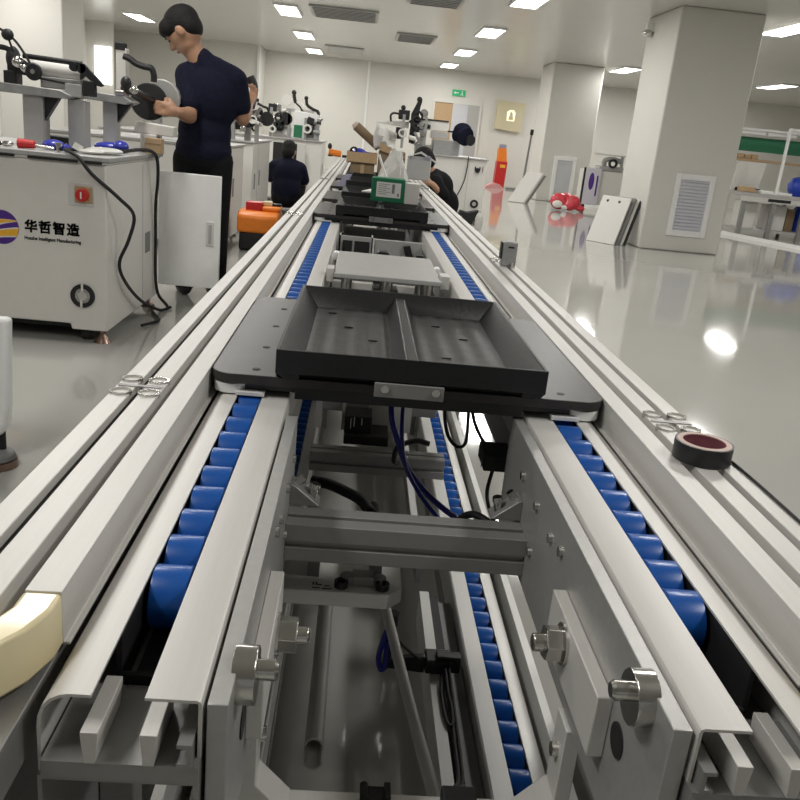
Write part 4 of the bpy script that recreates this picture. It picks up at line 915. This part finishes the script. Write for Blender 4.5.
single('film_bag', MB().ell((-1.24, 4.2, Z+.016), (.085, .10, .016)).ell((-1.27, 4.1, Z+.012), (.06, .05, .012)), MT['film'], 'clear plastic bag spread over the right end of the worktop', 'bag', (-1.27, 4.2, Z))
single('blue_film', MB().ell((-1.30, 4.50, Z+.024), (.08, .05, .024)).ell((-1.24, 4.48, Z+.03), (.04, .04, .03)), MT['navy_hose'], 'violet-blue plastic bag behind the third machine column', 'bag', (-1.27, 4.5, Z))
sb = thing('cardboard_box', 'small brown cardboard box on the worktop beside the standing man', 'box', (-1.13, 4.74, Z))
part('carton', MB().box(-1.175, -1.09, 4.70, 4.78, Z+.0005, Z+.080), MT['card_light'], sb, bevel=.003)
part('flap_line', MB().box(-1.175, -1.09, 4.6985, 4.70, Z+.05, Z+.053), MT['card'], sb)
single('brass_fitting', MB().cyl((-1.385, 4.0, Z), (-1.385, 4.0, Z+.03), .010).cyl((-1.385, 4.0, Z+.03), (-1.385, 4.0, Z+.042), .015), MT['steel'], 'small bright metal fitting standing near the front worktop edge', 'fitting', (-1.385, 4.0, Z))
single('parts_tray', MB().box(-1.70, -1.48, 4.5, 4.62, Z+.0005, Z+.05), MT['black'], 'dark flat parts tray at the back of the worktop', 'tray', (-1.6, 4.55, Z), bevel=.006)

# orange tool case, drill, floor things
oc = thing('tool_case', 'orange and black tool case on the floor left of the line', 'case', (-.85, 7.55, 0))
part('lower_case', MB().box(-1.04, -.72, 7.42, 7.75, 0, .17), MT['black'], oc, bevel=.02)
part('upper_case', MB().prism([(7.40, .16), (7.40, .30), (7.46, .345), (7.76, .345), (7.77, .16)], 'x', -1.06, -.70), MT['orange'], oc, bevel=.02)
part('lid_step', MB().box(-.86, -.70, 7.50, 7.74, .345, .385), MT['orange'], oc, bevel=.015)
part('lid_handle', MB().box(-1.0, -.86, 7.50, 7.54, .345, .40).box(-1.0, -.86, 7.62, 7.66, .345, .40).box(-1.0, -.86, 7.50, 7.66, .395, .415), MT['red'], oc, bevel=.006)
yd = thing('battery', 'cream and black battery pack lying on the orange tool case', 'battery', (-.80, 7.6, .386))
part('pack', MB().box(-.86, -.78, 7.58, 7.66, .386, .425), MT['cream'], yd, bevel=.008)
part('terminal', MB().box(-.78, -.70, 7.60, 7.64, .386, .41), MT['black'], yd, bevel=.004)
dl = thing('power_drill', 'orange power drill lying at the far end of the left outer profile', 'drill', (-.33, 10.2, .78))
part('drill_body', MB().cyl((-.42, 10.2, .83), (-.27, 10.2, .815), .038), MT['orange'], dl, bevel=.008)
part('grip', MB().prism([(-.43, .7805), (-.37, .7805), (-.36, .83), (-.41, .83)], 'y', 10.18, 10.22).box(-.26, -.20, 10.18, 10.22, .7805, .81), MT['rubber'], dl, bevel=.005)
part('battery_pack', MB().ell((-.41, 10.2, .895), (.025, .03, .035)), MT['rubber'], dl)
for s in (-1,): pass
bb = thing('water_bottle', 'clear plastic bottle on the floor by the right cabinet', 'bottle', (1.60, 11.3, 0))
part('bottle_body', MB().lathe([(0, 0), (.045, 0), (.05, .02), (.05, .15), (.035, .19), (.018, .21), (.018, .235), (0, .235)], (1.60, 11.3, 0), (0,0,1), 20), MT['film'], bb)
part('cap', MB().cyl((1.60, 11.3, .235), (1.60, 11.3, .26), .02), MT['white_plastic'], bb)
bc = thing('tool_bag', 'black tool bag gaping on the floor in front of the right cabinet', 'bag', (1.5, 11.9, 0))
part('bag_body', MB().prism([(1.34, 0), (1.58, 0), (1.66, .20), (1.50, .16), (1.40, .18)], 'y', 11.8, 11.98), MT['rubber'], bc, bevel=.01)
part('bag_clasp', MB().box(1.36, 1.43, 11.79, 11.80, .06, .11), MT['steel'], bc)

# ------------------------------------------------------------------ far right things
def leaning(label, n, base, ux, uy, L, w, holes=True, group=None):
    """stack of flat plates leaning back: base corner, direction along the foot, lean direction"""
    t = []
    bx_, by_ = base
    d = Vector((ux, uy, 0)).normalized(); nrm = Vector((-d.y, d.x, 0))
    if nrm.x < 0: nrm = -nrm
    return d, nrm
d, nrm = leaning('', 1, (3.08, 11.2), .284, -.33, .63, .43)
up = (nrm*.24 + Vector((0, 0, .60))).normalized(); fn = d.cross(up).normalized()
if fn.dot(nrm) < 0: fn = -fn
for k, (lab, mk, off, hh) in enumerate((('white front plate of the panels leaning on the near pillar', 'white', 0, .645), ('dark grey plate behind the white one leaning on the near pillar', 'mid_grey', .052, .65), ('thin white plate behind the dark grey one by the near pillar', 'white', .108, .645), ('black plate at the back of the panels leaning on the near pillar', 'black', .128, .62))):
    t = thing('leaning_panel', lab, 'panel', tuple(Vector((3.03, 11.14, 0)) + nrm*off), group='panels leaning on the near pillar')
    th = (.024, .046, .012, .018)[k]
    o = Vector((3.03, 11.14, .004)) + nrm*off + nrm*.02 + d*.03*k
    m = MB(); vs = []
    for a in (0, .435):
        for b in (0, hh):
            for c in (0, th): vs.append(o + d*a + up*b + fn*c)
    m.add(vs, [(0,1,3,2),(4,6,7,5),(0,4,5,1),(2,3,7,6),(0,2,6,4),(1,5,7,3)])
    part('plate', m, MT[mk], t, bevel=.003)
    if k == 0:
        for a in (.10, .28):
            p = o + d*a + up*(hh-.07)
            part('hand_hole', MB().cyl(p - fn*.002, p + fn*.004, .018), MT['rubber'], t)
d2 = Vector((.32, -.14, 0)).normalized(); n2 = Vector((.14, .32, 0)).normalized(); up2 = (n2*.1+Vector((.33, 0, .66))).normalized(); f2 = Vector((.9, .3, -.4)).normalized()
for k, (lab, mk, off, hh) in enumerate((('white plate leaning in front of the far pillar', 'white', 0, .72), ('dark plate behind the white one leaning by the far pillar', 'mid_grey', .06, .70))):
    o = Vector((3.03, 17.6, .01)) + d2*0 + f2*off
    t = thing('leaning_panel', lab, 'panel', tuple(o), group='panels leaning on the far pillar')
    m = MB(); vs = []
    for a in (0, .34):
        for b in (0, hh):
            for c in (0, .04): vs.append(o + d2*a + up2*b + f2*c)
    m.add(vs, [(0,1,3,2),(4,6,7,5),(0,4,5,1),(2,3,7,6),(0,2,6,4),(1,5,7,3)])
    part('plate', m, MT[mk], t, bevel=.003)
ml = thing('long_pole', 'thin grey pole with a black tip leaning by the far pillar', 'pole', (3.32, 18.2, 0))
part('shaft', MB().cyl((3.40, 18.2, 0), (3.46, 18.2, 1.36), .028, .02), MT['mid_grey'], ml)
part('tip', MB().cyl((3.46, 18.2, 1.36), (3.465, 18.2, 1.47), .035), MT['rubber'], ml)
rb = thing('plastic_bag', 'red plastic bag lying on the shiny floor before the far pillar', 'bag', (4.0, 16.5, 0))
organic('film', MB().ell((3.85, 16.5, .17), (.17, .15, .16)).ell((4.12, 16.45, .17), (.15, .14, .14)).ell((3.98, 16.55, .24), (.16, .12, .10)).ell((4.27, 16.4, .07), (.09, .07, .06)).ell((4.05, 16.4, .1), (.12, .08, .09)), MT['red_bag'], rb, .02, smooth_it=1)
part('white_print', MB().ell((3.80, 16.36, .12), (.10, .03, .07)).ell((3.95, 16.36, .07), (.07, .03, .04)), MT['paper'], rb, label='white print on the bag')
fx = thing('fire_box', 'tall red and orange carton standing by the far wall', 'carton', (3.7, 23.2, 0))
part('red_box', MB().prism([(3.55, 0), (3.83, 0), (3.85, .68), (3.57, .68)], 'y', 23.1, 23.4), MT['red'], fx)
part('orange_top', MB().prism([(3.58, .68), (3.83, .68), (3.78, 1.02), (3.58, 1.02)], 'y', 23.12, 23.38), MT['orange'], fx)
part('silver_cap', MB().prism([(3.60, 1.02), (3.78, 1.02), (3.77, 1.12), (3.61, 1.12)], 'y', 23.14, 23.36), MT['purple'], fx)
part('gold_print', MB().box(3.66, 3.80, 23.095, 23.1, .52, .60), MT['yellow'], fx)
single('folded_sheet', MB().prism([(3.2, 0), (3.75, 0), (3.6, .11), (3.45, .14), (3.3, .07)], 'y', 22.4, 22.7), MT['skin_pink'], 'pinkish crumpled sheet on the floor before the red carton', 'sheet', (3.4, 22.5, 0))
single('floor_bar', MB().box(3.80, 4.25, 22.5, 22.6, 0, .05), MT['mid_grey'], 'dark bar lying on the floor right of the pinkish sheet', 'bar', (4.0, 22.5, 0))

mc = thing('machine_cabinet', 'small lavender cabinet with an open door between the two pillars', 'cabinet', (4.8, 17.2, 0))
part('body', MB().box(4.50, 5.3, 17.2, 17.8, .12, .80), MT['white'], mc, bevel=.01)
part('purple_door', MB().box(4.46, 4.78, 17.14, 17.2, .12, .84), MT['vent_white'], mc, bevel=.01)
part('door_print', MB().ell((4.60, 17.138, .58), (.055, .008, .17)).box(4.70, 4.73, 17.132, 17.14, .3, .7), MT['purple_dark'], mc)
part('edge_strip', MB().box(4.43, 4.46, 17.14, 17.2, .10, .84), MT['rubber'], mc)
part('castor', MB().cyl((4.50, 17.25, .06), (4.55, 17.25, .06), .06), MT['rubber'], mc); part('castor', MB().cyl((5.2, 17.7, .06), (5.25, 17.7, .06), .06), MT['rubber'], mc)
part('leg', MB().box(5.2, 5.25, 17.2, 17.25, 0, .13), MT['grey'], mc)
ml2 = thing('winding_machine', 'small grey machine on the lavender cabinet between the pillars', 'machine', (4.95, 17.4, .8))
part('machine_base', MB().box(4.75, 5.25, 17.25, 17.6, .8005, .90), MT['grey'], ml2, bevel=.02)
part('machine_head', MB().tube([(4.85, 17.3, .90), (4.85, 17.3, 1.0), (5.0, 17.3, 1.04), (5.2, 17.3, 1.0)], .05), MT['machine'], ml2)
part('dark_ring', MB().lathe([(.05, 0), (.09, 0), (.09, .06), (.05, .06)], (5.0, 17.24, .96), (0, -1, 0), 20), MT['rubber'], ml2)
part('lamp_plate', MB().box(4.65, 5.3, 17.3, 17.5, 1.10, 1.13), MT['white'], ml2); part('lamp_post', MB().box(5.2, 5.25, 17.35, 17.4, .89, 1.10), MT['grey'], ml2)

wb = thing('workbench', 'long aluminium workbench with a green back board at the right edge', 'workbench', (8, 14.6, 0))
part('bench_top', MB().box(6.45, 10.5, 14.3, 15.1, .68, .74), MT['grey'], wb, bevel=.005)
part('front_rail', MB().box(6.45, 10.5, 14.24, 14.3, .60, .68), MT['alu'], wb)
for x in (6.48, 7.0, 7.55, 8.6, 9.6): part('leg', MB().box(x, x+.07, 14.26, 14.33, 0, .60), MT['alu_dark'], wb)
for x in (6.48, 7.55, 9.6): part('leg', MB().box(x, x+.07, 15.0, 15.07, 0, .68), MT['alu'], wb)
part('lower_shelf', MB().box(6.5, 10.5, 14.3, 15.05, .10, .14), MT['grey'], wb)
part('upright', MB().box(7.03, 7.07, 14.3, 14.34, .74, 1.82), MT['white_plastic'], wb); part('upright', MB().box(6.30, 6.34, 15.1, 15.14, 0, 1.85), MT['white_plastic'], wb); part('upright', MB().box(10.0, 10.04, 15.1, 15.14, 0, 1.85), MT['white_plastic'], wb)
part('green_board', MB().box(6.34, 10.5, 15.10, 15.13, 1.42, 1.66), MT['green_light'], wb)
part('shelf', MB().box(6.34, 10.5, 14.9, 15.3, 1.25, 1.29), MT['card_light'], wb)
for x in (6.4, 6.95, 7.6): part('light_tube', MB().cyl((x, 14.9, 1.72), (x+.5, 14.9, 1.72), .035), MT['white_plastic'], wb)
part('light_rail', MB().box(6.34, 10.5, 14.88, 15.13, 1.76, 1.80), MT['white_plastic'], wb)
part('front_hoop', MB().cyl((7.05, 14.32, 1.80), (9.0, 14.32, 1.82), .03), MT['white_plastic'], wb)
wp = single('white_board', MB().prism([(6.50, .76), (6.98, .76), (7.05, 1.24), (6.55, 1.24)], 'y', 14.9, 14.94), MT['white'], 'white board propped on the workbench beside the pillar', 'board', (6.7, 14.9, .745))
for k in range(4):
    x = 6.38+.13*k
    single('parcel', MB().box(x, x+.115, 14.92, 15.06, 1.2905, 1.36+.01*(k % 2)), MT['card_light'], ('tan parcel on the shelf, leftmost of four by the pillar', 'tan parcel on the shelf, second of four from the pillar', 'tan parcel on the shelf, third of four from the pillar', 'tan parcel on the shelf, rightmost of four from the pillar')[k], 'parcel', (x, 15, 1.29), group='parcels on the bench shelf', bevel=.01)
single('parcel', MB().box(6.48, 6.72, 14.4, 14.6, .7405, .83), MT['card_light'], 'tan parcel lying on the bench in front of the white board', 'parcel', (6.6, 14.5, .74), bevel=.01)
single('parts_bin', MB().box(6.55, 6.95, 14.71, 14.86, .7405, .80), MT['navy'], 'dark blue bin on the workbench beside the white board', 'bin', (6.7, 14.7, .74), bevel=.01)
single('sheet_stack', MB().box(6.8, 7.35, 14.35, 14.7, .7405, .785), MT['white_plastic'], 'stack of white sheets on the workbench', 'sheets', (7.0, 14.5, .74), bevel=.006)
single('wire_basket', MB().box(6.9, 7.3, 14.236, 14.24, .62, .67), MT['rubber'], 'dark slotted strip on the front of the workbench', 'strip', (7.1, 14.24, .62))
bd = thing('blue_drum', 'round blue drum on the workbench at the right edge', 'drum', (7.75, 14.6, .74))
part('drum_body', MB().lathe([(0, 0), (.24, 0), (.30, .10), (.31, .20), (.25, .30), (.12, .34), (0, .34)], (7.72, 14.65, .7405), (0,0,1), 28), MT['plastic_blue'], bd)
part('drum_neck', MB().cyl((7.72, 14.65, 1.08), (7.72, 14.65, 1.13), .07), MT['white_plastic'], bd)
bd = thing('blue_drum', 'blue drum on the shelf under the workbench', 'drum', (7.75, 14.6, .14))
part('drum_body', MB().lathe([(0, 0), (.20, 0), (.22, .05), (.22, .38), (.18, .43), (0, .43)], (7.85, 14.7, .1405), (0,0,1), 28), MT['plastic_blue'], bd)
part('drum_cap', MB().cyl((7.85, 14.7, .57), (7.85, 14.7, .60), .07), MT['white_plastic'], bd)
for x, w, h, mk, lab in ((6.62, .25, .45, 'white', 'white box under the workbench nearest the pillar'), (7.1, .3, .42, 'white_shade', 'pale box under the workbench, middle of the lower shelf'), (7.42, .14, .38, 'card', 'brown box under the workbench beside the blue drum')):
    t = thing('storage_box', lab, 'box', (x+w/2, 14.7, .14))
    part('box_body', MB().box(x, x+w, 14.5, 14.9, .1405, .14+h-.03), MT[mk], t, bevel=.006)
    part('lid', MB().box(x-.004, x+w+.004, 14.495, 14.905, .14+h-.03, .14+h), MT[mk], t, bevel=.004)

# ------------------------------------------------------------------ people
def hand(m, wrist, d, side, s=1.0, curl=.5, up=Vector((0, 0, 1))):
    """palm with four unequal bent fingers and a thumb off the side of the palm; d: pointing direction, side: towards the thumb"""
    w = Vector(wrist); d = Vector(d).normalized(); sd = Vector(side); sd = (sd - d*sd.dot(d)).normalized(); nn = d.cross(sd)
    c = w + d*.045*s
    m.limb([(w, .026*s), (w+d*.03*s, .030*s)])
    for k in (-1, 0, 1): m.ell(c + sd*.017*k*s + d*.008*s, (.022*s, .022*s, .022*s), seg=10, rings=6)
    m.limb([(w+d*.02*s-sd*.012*s, .02*s), (w+d*.075*s-sd*.022*s, .016*s)]); m.limb([(w+d*.02*s+sd*.012*s, .02*s), (w+d*.08*s+sd*.022*s, .016*s)])
    for k, L in enumerate((.070, .080, .074, .058)):
        b = w + d*.078*s + sd*(.030-.020*k)*s
        a1 = curl*.6; a2 = curl*1.5
        p1 = b + (d*math.cos(a1) + nn*math.sin(a1))*L*.5*s
        p2 = p1 + (d*math.cos(a2) + nn*math.sin(a2))*L*.5*s
        m.limb([(b, .0105*s), (p1, .0095*s), (p2, .008*s)])
    tb_ = w + d*.03*s + sd*.03*s
    t1_ = tb_ + (d*.6 + sd*.7 + nn*.3).normalized()*.035*s
    m.limb([(tb_, .014*s), (t1_, .012*s), (t1_ + (d*.9 + nn*.5).normalized()*.03*s, .009*s)])

def head(m, c, face, s=1.0, tilt=0.0):
    """head with jaw, nose, brow, ears; face: horizontal facing direction"""
    c = Vector(c); f = Vector((face[0], face[1], 0)).normalized(); r = Vector((f.y, -f.x, 0))
    fd = (f*math.cos(tilt) - Vector((0, 0, 1))*math.sin(tilt)).normalized(); u = r.cross(fd)
    B = Matrix((r, fd, u)).transposed()
    P = lambda a, b, e: c + (r*a + fd*b + u*e)*s
    m.ell(c, (.078*s, .098*s, .105*s), B); m.ell(P(0, .022, -.058), (.060*s, .070*s, .066*s), B)
    m.ell(P(0, .062, -.095), (.030*s, .026*s, .024*s), B)
    m.limb([(P(0, .094, .012), .010*s), (P(0, .112, -.022), .014*s)])
    m.ell(P(.014, .100, -.03), .010*s); m.ell(P(-.014, .100, -.03), .010*s)
    m.ell(P(0, .088, -.058), (.024*s, .012*s, .010*s), B); m.ell(P(0, .078, .025), (.058*s, .024*s, .016*s), B)
    for q in (-1, 1): m.ell(P(.080*q, -.005, -.012), (.012*s, .022*s, .034*s), B)
    return P, B
def face_marks(P, B, s, root):
    for q in (-1, 1):
        part('eye', MB().ell(P(.031*q, .088, .004), (.013*s, .007*s, .006*s), B), MT['rubber'], root)
        part('eyebrow', MB().ell(P(.031*q, .094, .026), (.018*s, .007*s, .005*s), B), MT['hair'], root)
    part('mouth', MB().ell(P(0, .099, -.060), (.020*s, .005*s, .004*s), B), MT['red_bag'], root)

# man standing beside the first cabinet, seen from behind, looking down to his left
mn = thing('person', 'person standing in a dark navy T-shirt, looking down and holding a black reel', 'person', (-.90, 4.98, 0))
MAN = mn
m = MB()
hc = (-1.035, 4.93, 1.545)
P, B = head(m, hc, (-.88, .18), 1.04, .80)
m.limb([((-.925, 4.95, 1.36), .064), ((-.965, 4.94, 1.43), .060), ((-1.0, 4.935, 1.49), .058)])
m.ell((-.885, 4.96, 1.20), (.150, .098, .18)); m.ell((-.905, 4.97, .98), (.125, .09, .18)); m.ell((-.915, 4.98, .86), (.130, .095, .12)); m.ell((-.88, 4.95, 1.32), (.12, .065, .05))
Ls, Le, Lw = Vector((-1.01, 4.93, 1.31)), Vector((-.965, 4.80, 1.085)), Vector((-1.005, 4.67, 1.10))
Rs, Re, Rw = Vector((-.735, 4.96, 1.31)), Vector((-.690, 5.0, 1.10)), Vector((-.675, 5.15, 1.19))
m.limb([(Ls, .056), (Ls.lerp(Le, .5), .050), (Le, .043), (Le.lerp(Lw, .4), .041), (Lw, .027)])
m.limb([(Rs, .056), (Rs.lerp(Re, .5), .050), (Re, .043), (Re.lerp(Rw, .4), .041), (Rw, .027)])
hand(m, Lw, (-.85, -.2, .12), (0, 0, 1), 1.0, .7)
hand(m, Rw, (.0, .5, .35), (-1, 0, .3), 1.0, .8)
for q in (-1, 1):
    hx = -.915+q*.085
    m.limb([((hx, 4.98, .84), .075), ((hx+q*.01, 4.97, .48), .050), ((hx+q*.012, 5.0, .10), .036)])
    m.limb([((hx+q*.012, 5.0, .05), .036), ((hx+q*.012-.05, 5.10, .03), .030)])
organic('body', m, MT['skin'], mn, .0075, smooth_it=3)
face_marks(P, B, 1.06, mn)
# T-shirt
m = MB()
m.ell((-.885, 4.96, 1.20), (.182, .128, .21)); m.ell((-.908, 4.97, 1.0), (.160, .122, .20)); m.limb([((-.99, 4.945, 1.325), .068), ((-.87, 4.95, 1.365), .070), ((-.755, 4.96, 1.325), .068)])
m.limb([((-.905, 4.95, 1.38), .070), ((-.93, 4.945, 1.405), .066)])
m.limb([(Ls, .072), (Ls.lerp(Le, .72), .064)]); m.limb([(Rs, .072), (Rs.lerp(Re, .66), .066)])
m.ell((-.912, 4.975, .90), (.170, .132, .13)); m.limb([((-.93, 4.95, 1.37), .072), ((-.85, 4.955, 1.36), .07)])
organic('t_shirt', m, MT['navy'], mn, .010, smooth_it=5)
m = MB()
m.ell((-.915, 4.98, .86), (.165, .125, .13))
for q in (-1, 1):
    hx = -.915+q*.085
    m.limb([((hx, 4.98, .84), .098), ((hx+q*.01, 4.97, .48), .074), ((hx+q*.012, 5.0, .08), .060)])
organic('trousers', m, MT['black_cloth'], mn, .012, smooth_it=4)
m = MB()
for q in (-1, 1): hx = -.915+q*.097; m.limb([((hx, 4.99, .046), .045), ((hx-.04, 5.08, .042), .042), ((hx-.06, 5.14, .036), .035)])
organic('shoes', m, MT['rubber'], mn, .012, smooth_it=2)
m = MB(); s = 1.06
m.ell(P(0, -.018, .038), (.090*s, .106*s, .092*s), B); m.ell(P(0, -.046, .0), (.083*s, .066*s, .082*s), B); m.ell(P(0, .060, .066), (.066*s, .055*s, .040*s), B)
m.ell(P(.055, .045, .055), (.034*s, .050*s, .045*s), B); m.ell(P(-.055, .045, .055), (.034*s, .050*s, .045*s), B)
organic('hair', m, MT['hair'], mn, .009, smooth_it=2)
mn.location = (-.955, 5.28, 0)
hl = thing('hand_tool', 'black hand tool held in the standing person\'s right hand', 'tool', (-.73, 5.53, 1.15))
part('tool_body', MB().tube([(-.735, 5.53, 1.17), (-.725, 5.55, 1.24), (-.725, 5.56, 1.30), (-.75, 5.56, 1.35)], .030), MT['rubber'], hl)
part('tool_label', MB().ell((-.748, 5.522, 1.265), (.012, .01, .03)), MT['white_plastic'], hl)

# person crouching in navy with back to the camera, between the left cabinets
c1 = thing('person', 'person crouching in navy with back turned, between two left cabinets', 'person', (-.95, 10.95, 0))
m = MB()
P, B = head(m, (-.95, 10.98, .775), (.1, 1), 1.05, .35)
m.limb([((-.95, 10.92, .60), .07), ((-.95, 10.96, .70), .058)])
m.ell((-.95, 10.9, .50), (.17, .13, .16)); m.ell((-.95, 10.88, .33), (.165, .14, .16)); m.ell((-.95, 10.92, .22), (.18, .15, .12))
for q in (-1, 1):
    m.limb([((-.95+q*.17, 10.9, .57), .055), ((-.95+q*.22, 11.02, .40), .045), ((-.95+q*.10, 11.22, .42), .03)])
    hand(m, (-.95+q*.10, 11.22, .42), (-q*.3, 1, .2), (0, 0, 1), 1.0, .6)
    m.limb([((-.95+q*.10, 10.95, .22), .085), ((-.95+q*.16, 11.25, .42), .06), ((-.95+q*.14, 11.1, .10), .045), ((-.95+q*.14, 11.2, .04), .038)])
organic('body', m, MT['skin'], c1, .012, smooth_it=3); face_marks(P, B, 1.05, c1)
m = MB(); m.ell((-.95, 10.9, .50), (.20, .155, .18)); m.ell((-.95, 10.88, .33), (.19, .165, .18)); m.limb([((-1.11, 10.91, .58), .075), ((-.95, 10.91, .625), .08), ((-.79, 10.91, .58), .075)])
for q in (-1, 1): m.limb([((-.95+q*.17, 10.9, .57), .075), ((-.95+q*.215, 11.0, .43), .065)])
organic('jacket', m, MT['navy'], c1, .015, smooth_it=4)
m = MB(); m.ell((-.95, 10.92, .20), (.195, .17, .13))
for q in (-1, 1): m.limb([((-.95+q*.10, 10.95, .22), .10), ((-.95+q*.16, 11.25, .42), .075), ((-.95+q*.14, 11.1, .10), .06)])
organic('trousers', m, MT['black_cloth'], c1, .015, smooth_it=3)
m = MB()
for q in (-1, 1): m.limb([((-.95+q*.14, 11.08, .045), .045), ((-.95+q*.15, 11.27, .042), .04)])
organic('shoes', m, MT['rubber'], c1, .014, smooth_it=2)
m = MB(); m.ell(P(0, -.02, .03), (.092, .11, .10), B); m.ell(P(0, -.055, -.03), (.086, .075, .09), B)
organic('hair', m, MT['hair'], c1, .012, smooth_it=2)

# person crouching in black on the right of the line, reaching to the rail
c2 = thing('person', 'person crouching in black right of the line with hands on the rail', 'person', (.84, 8.9, 0))
m = MB()
P, B = head(m, (.60, 8.82, .875), (-1, -.35), 1.05, .55)
m.limb([((.72, 8.88, .73), .07), ((.655, 8.85, .80), .058)])
m.ell((.78, 8.9, .62), (.15, .15, .15)); m.ell((.86, 8.93, .45), (.15, .15, .16)); m.ell((.90, 8.95, .32), (.16, .17, .13))
for q in (-1, 1):
    sh = Vector((.74, 8.88+q*.16, .68)); el = Vector((.80-.04*q, 8.76+q*.12, .56)); wr = Vector((.70, 8.70+q*.05, .66)) if q < 0 else Vector((.63, 8.82, .75))
    m.limb([(sh, .055), (el, .045), (wr, .03)]); hand(m, wr, (-1, -.1, .18), (0, 0, 1), 1.1, .6)
    m.limb([((.88, 8.95+q*.1, .30), .085), ((.62, 8.95+q*.14, .44), .06), ((.80, 8.95+q*.14, .10), .045), ((.70, 8.95+q*.14, .04), .038)])
organic('body', m, MT['skin'], c2, .012, smooth_it=3); face_marks(P, B, 1.05, c2)
m = MB(); m.ell((.78, 8.9, .62), (.175, .175, .17)); m.ell((.86, 8.93, .45), (.175, .175, .18)); m.limb([((.74, 8.72, .67), .075), ((.745, 8.88, .725), .085), ((.74, 9.04, .67), .075)])
for q in (-1, 1):
    sh = Vector((.74, 8.88+q*.16, .68)); el = Vector((.80-.04*q, 8.76+q*.12, .56)); m.limb([(sh, .072), (el, .062)])
organic('jacket', m, MT['black_cloth'], c2, .015, smooth_it=4)
m = MB(); m.ell((.90, 8.95, .30), (.175, .19, .14))
for q in (-1, 1): m.limb([((.88, 8.95+q*.1, .30), .10), ((.62, 8.95+q*.14, .44), .075), ((.80, 8.95+q*.14, .10), .06)])
organic('trousers', m, MT['black_cloth'], c2, .015, smooth_it=3)
m = MB()
for q in (-1, 1): m.limb([((.82, 8.95+q*.14, .045), .045), ((.64, 8.95+q*.14, .042), .04)])
organic('shoes', m, MT['rubber'], c2, .014, smooth_it=2)
m = MB(); m.ell(P(0, -.02, .03), (.092, .11, .10), B); m.ell(P(0, -.05, -.02), (.086, .08, .09), B)
organic('hair', m, MT['hair'], c2, .012, smooth_it=2)
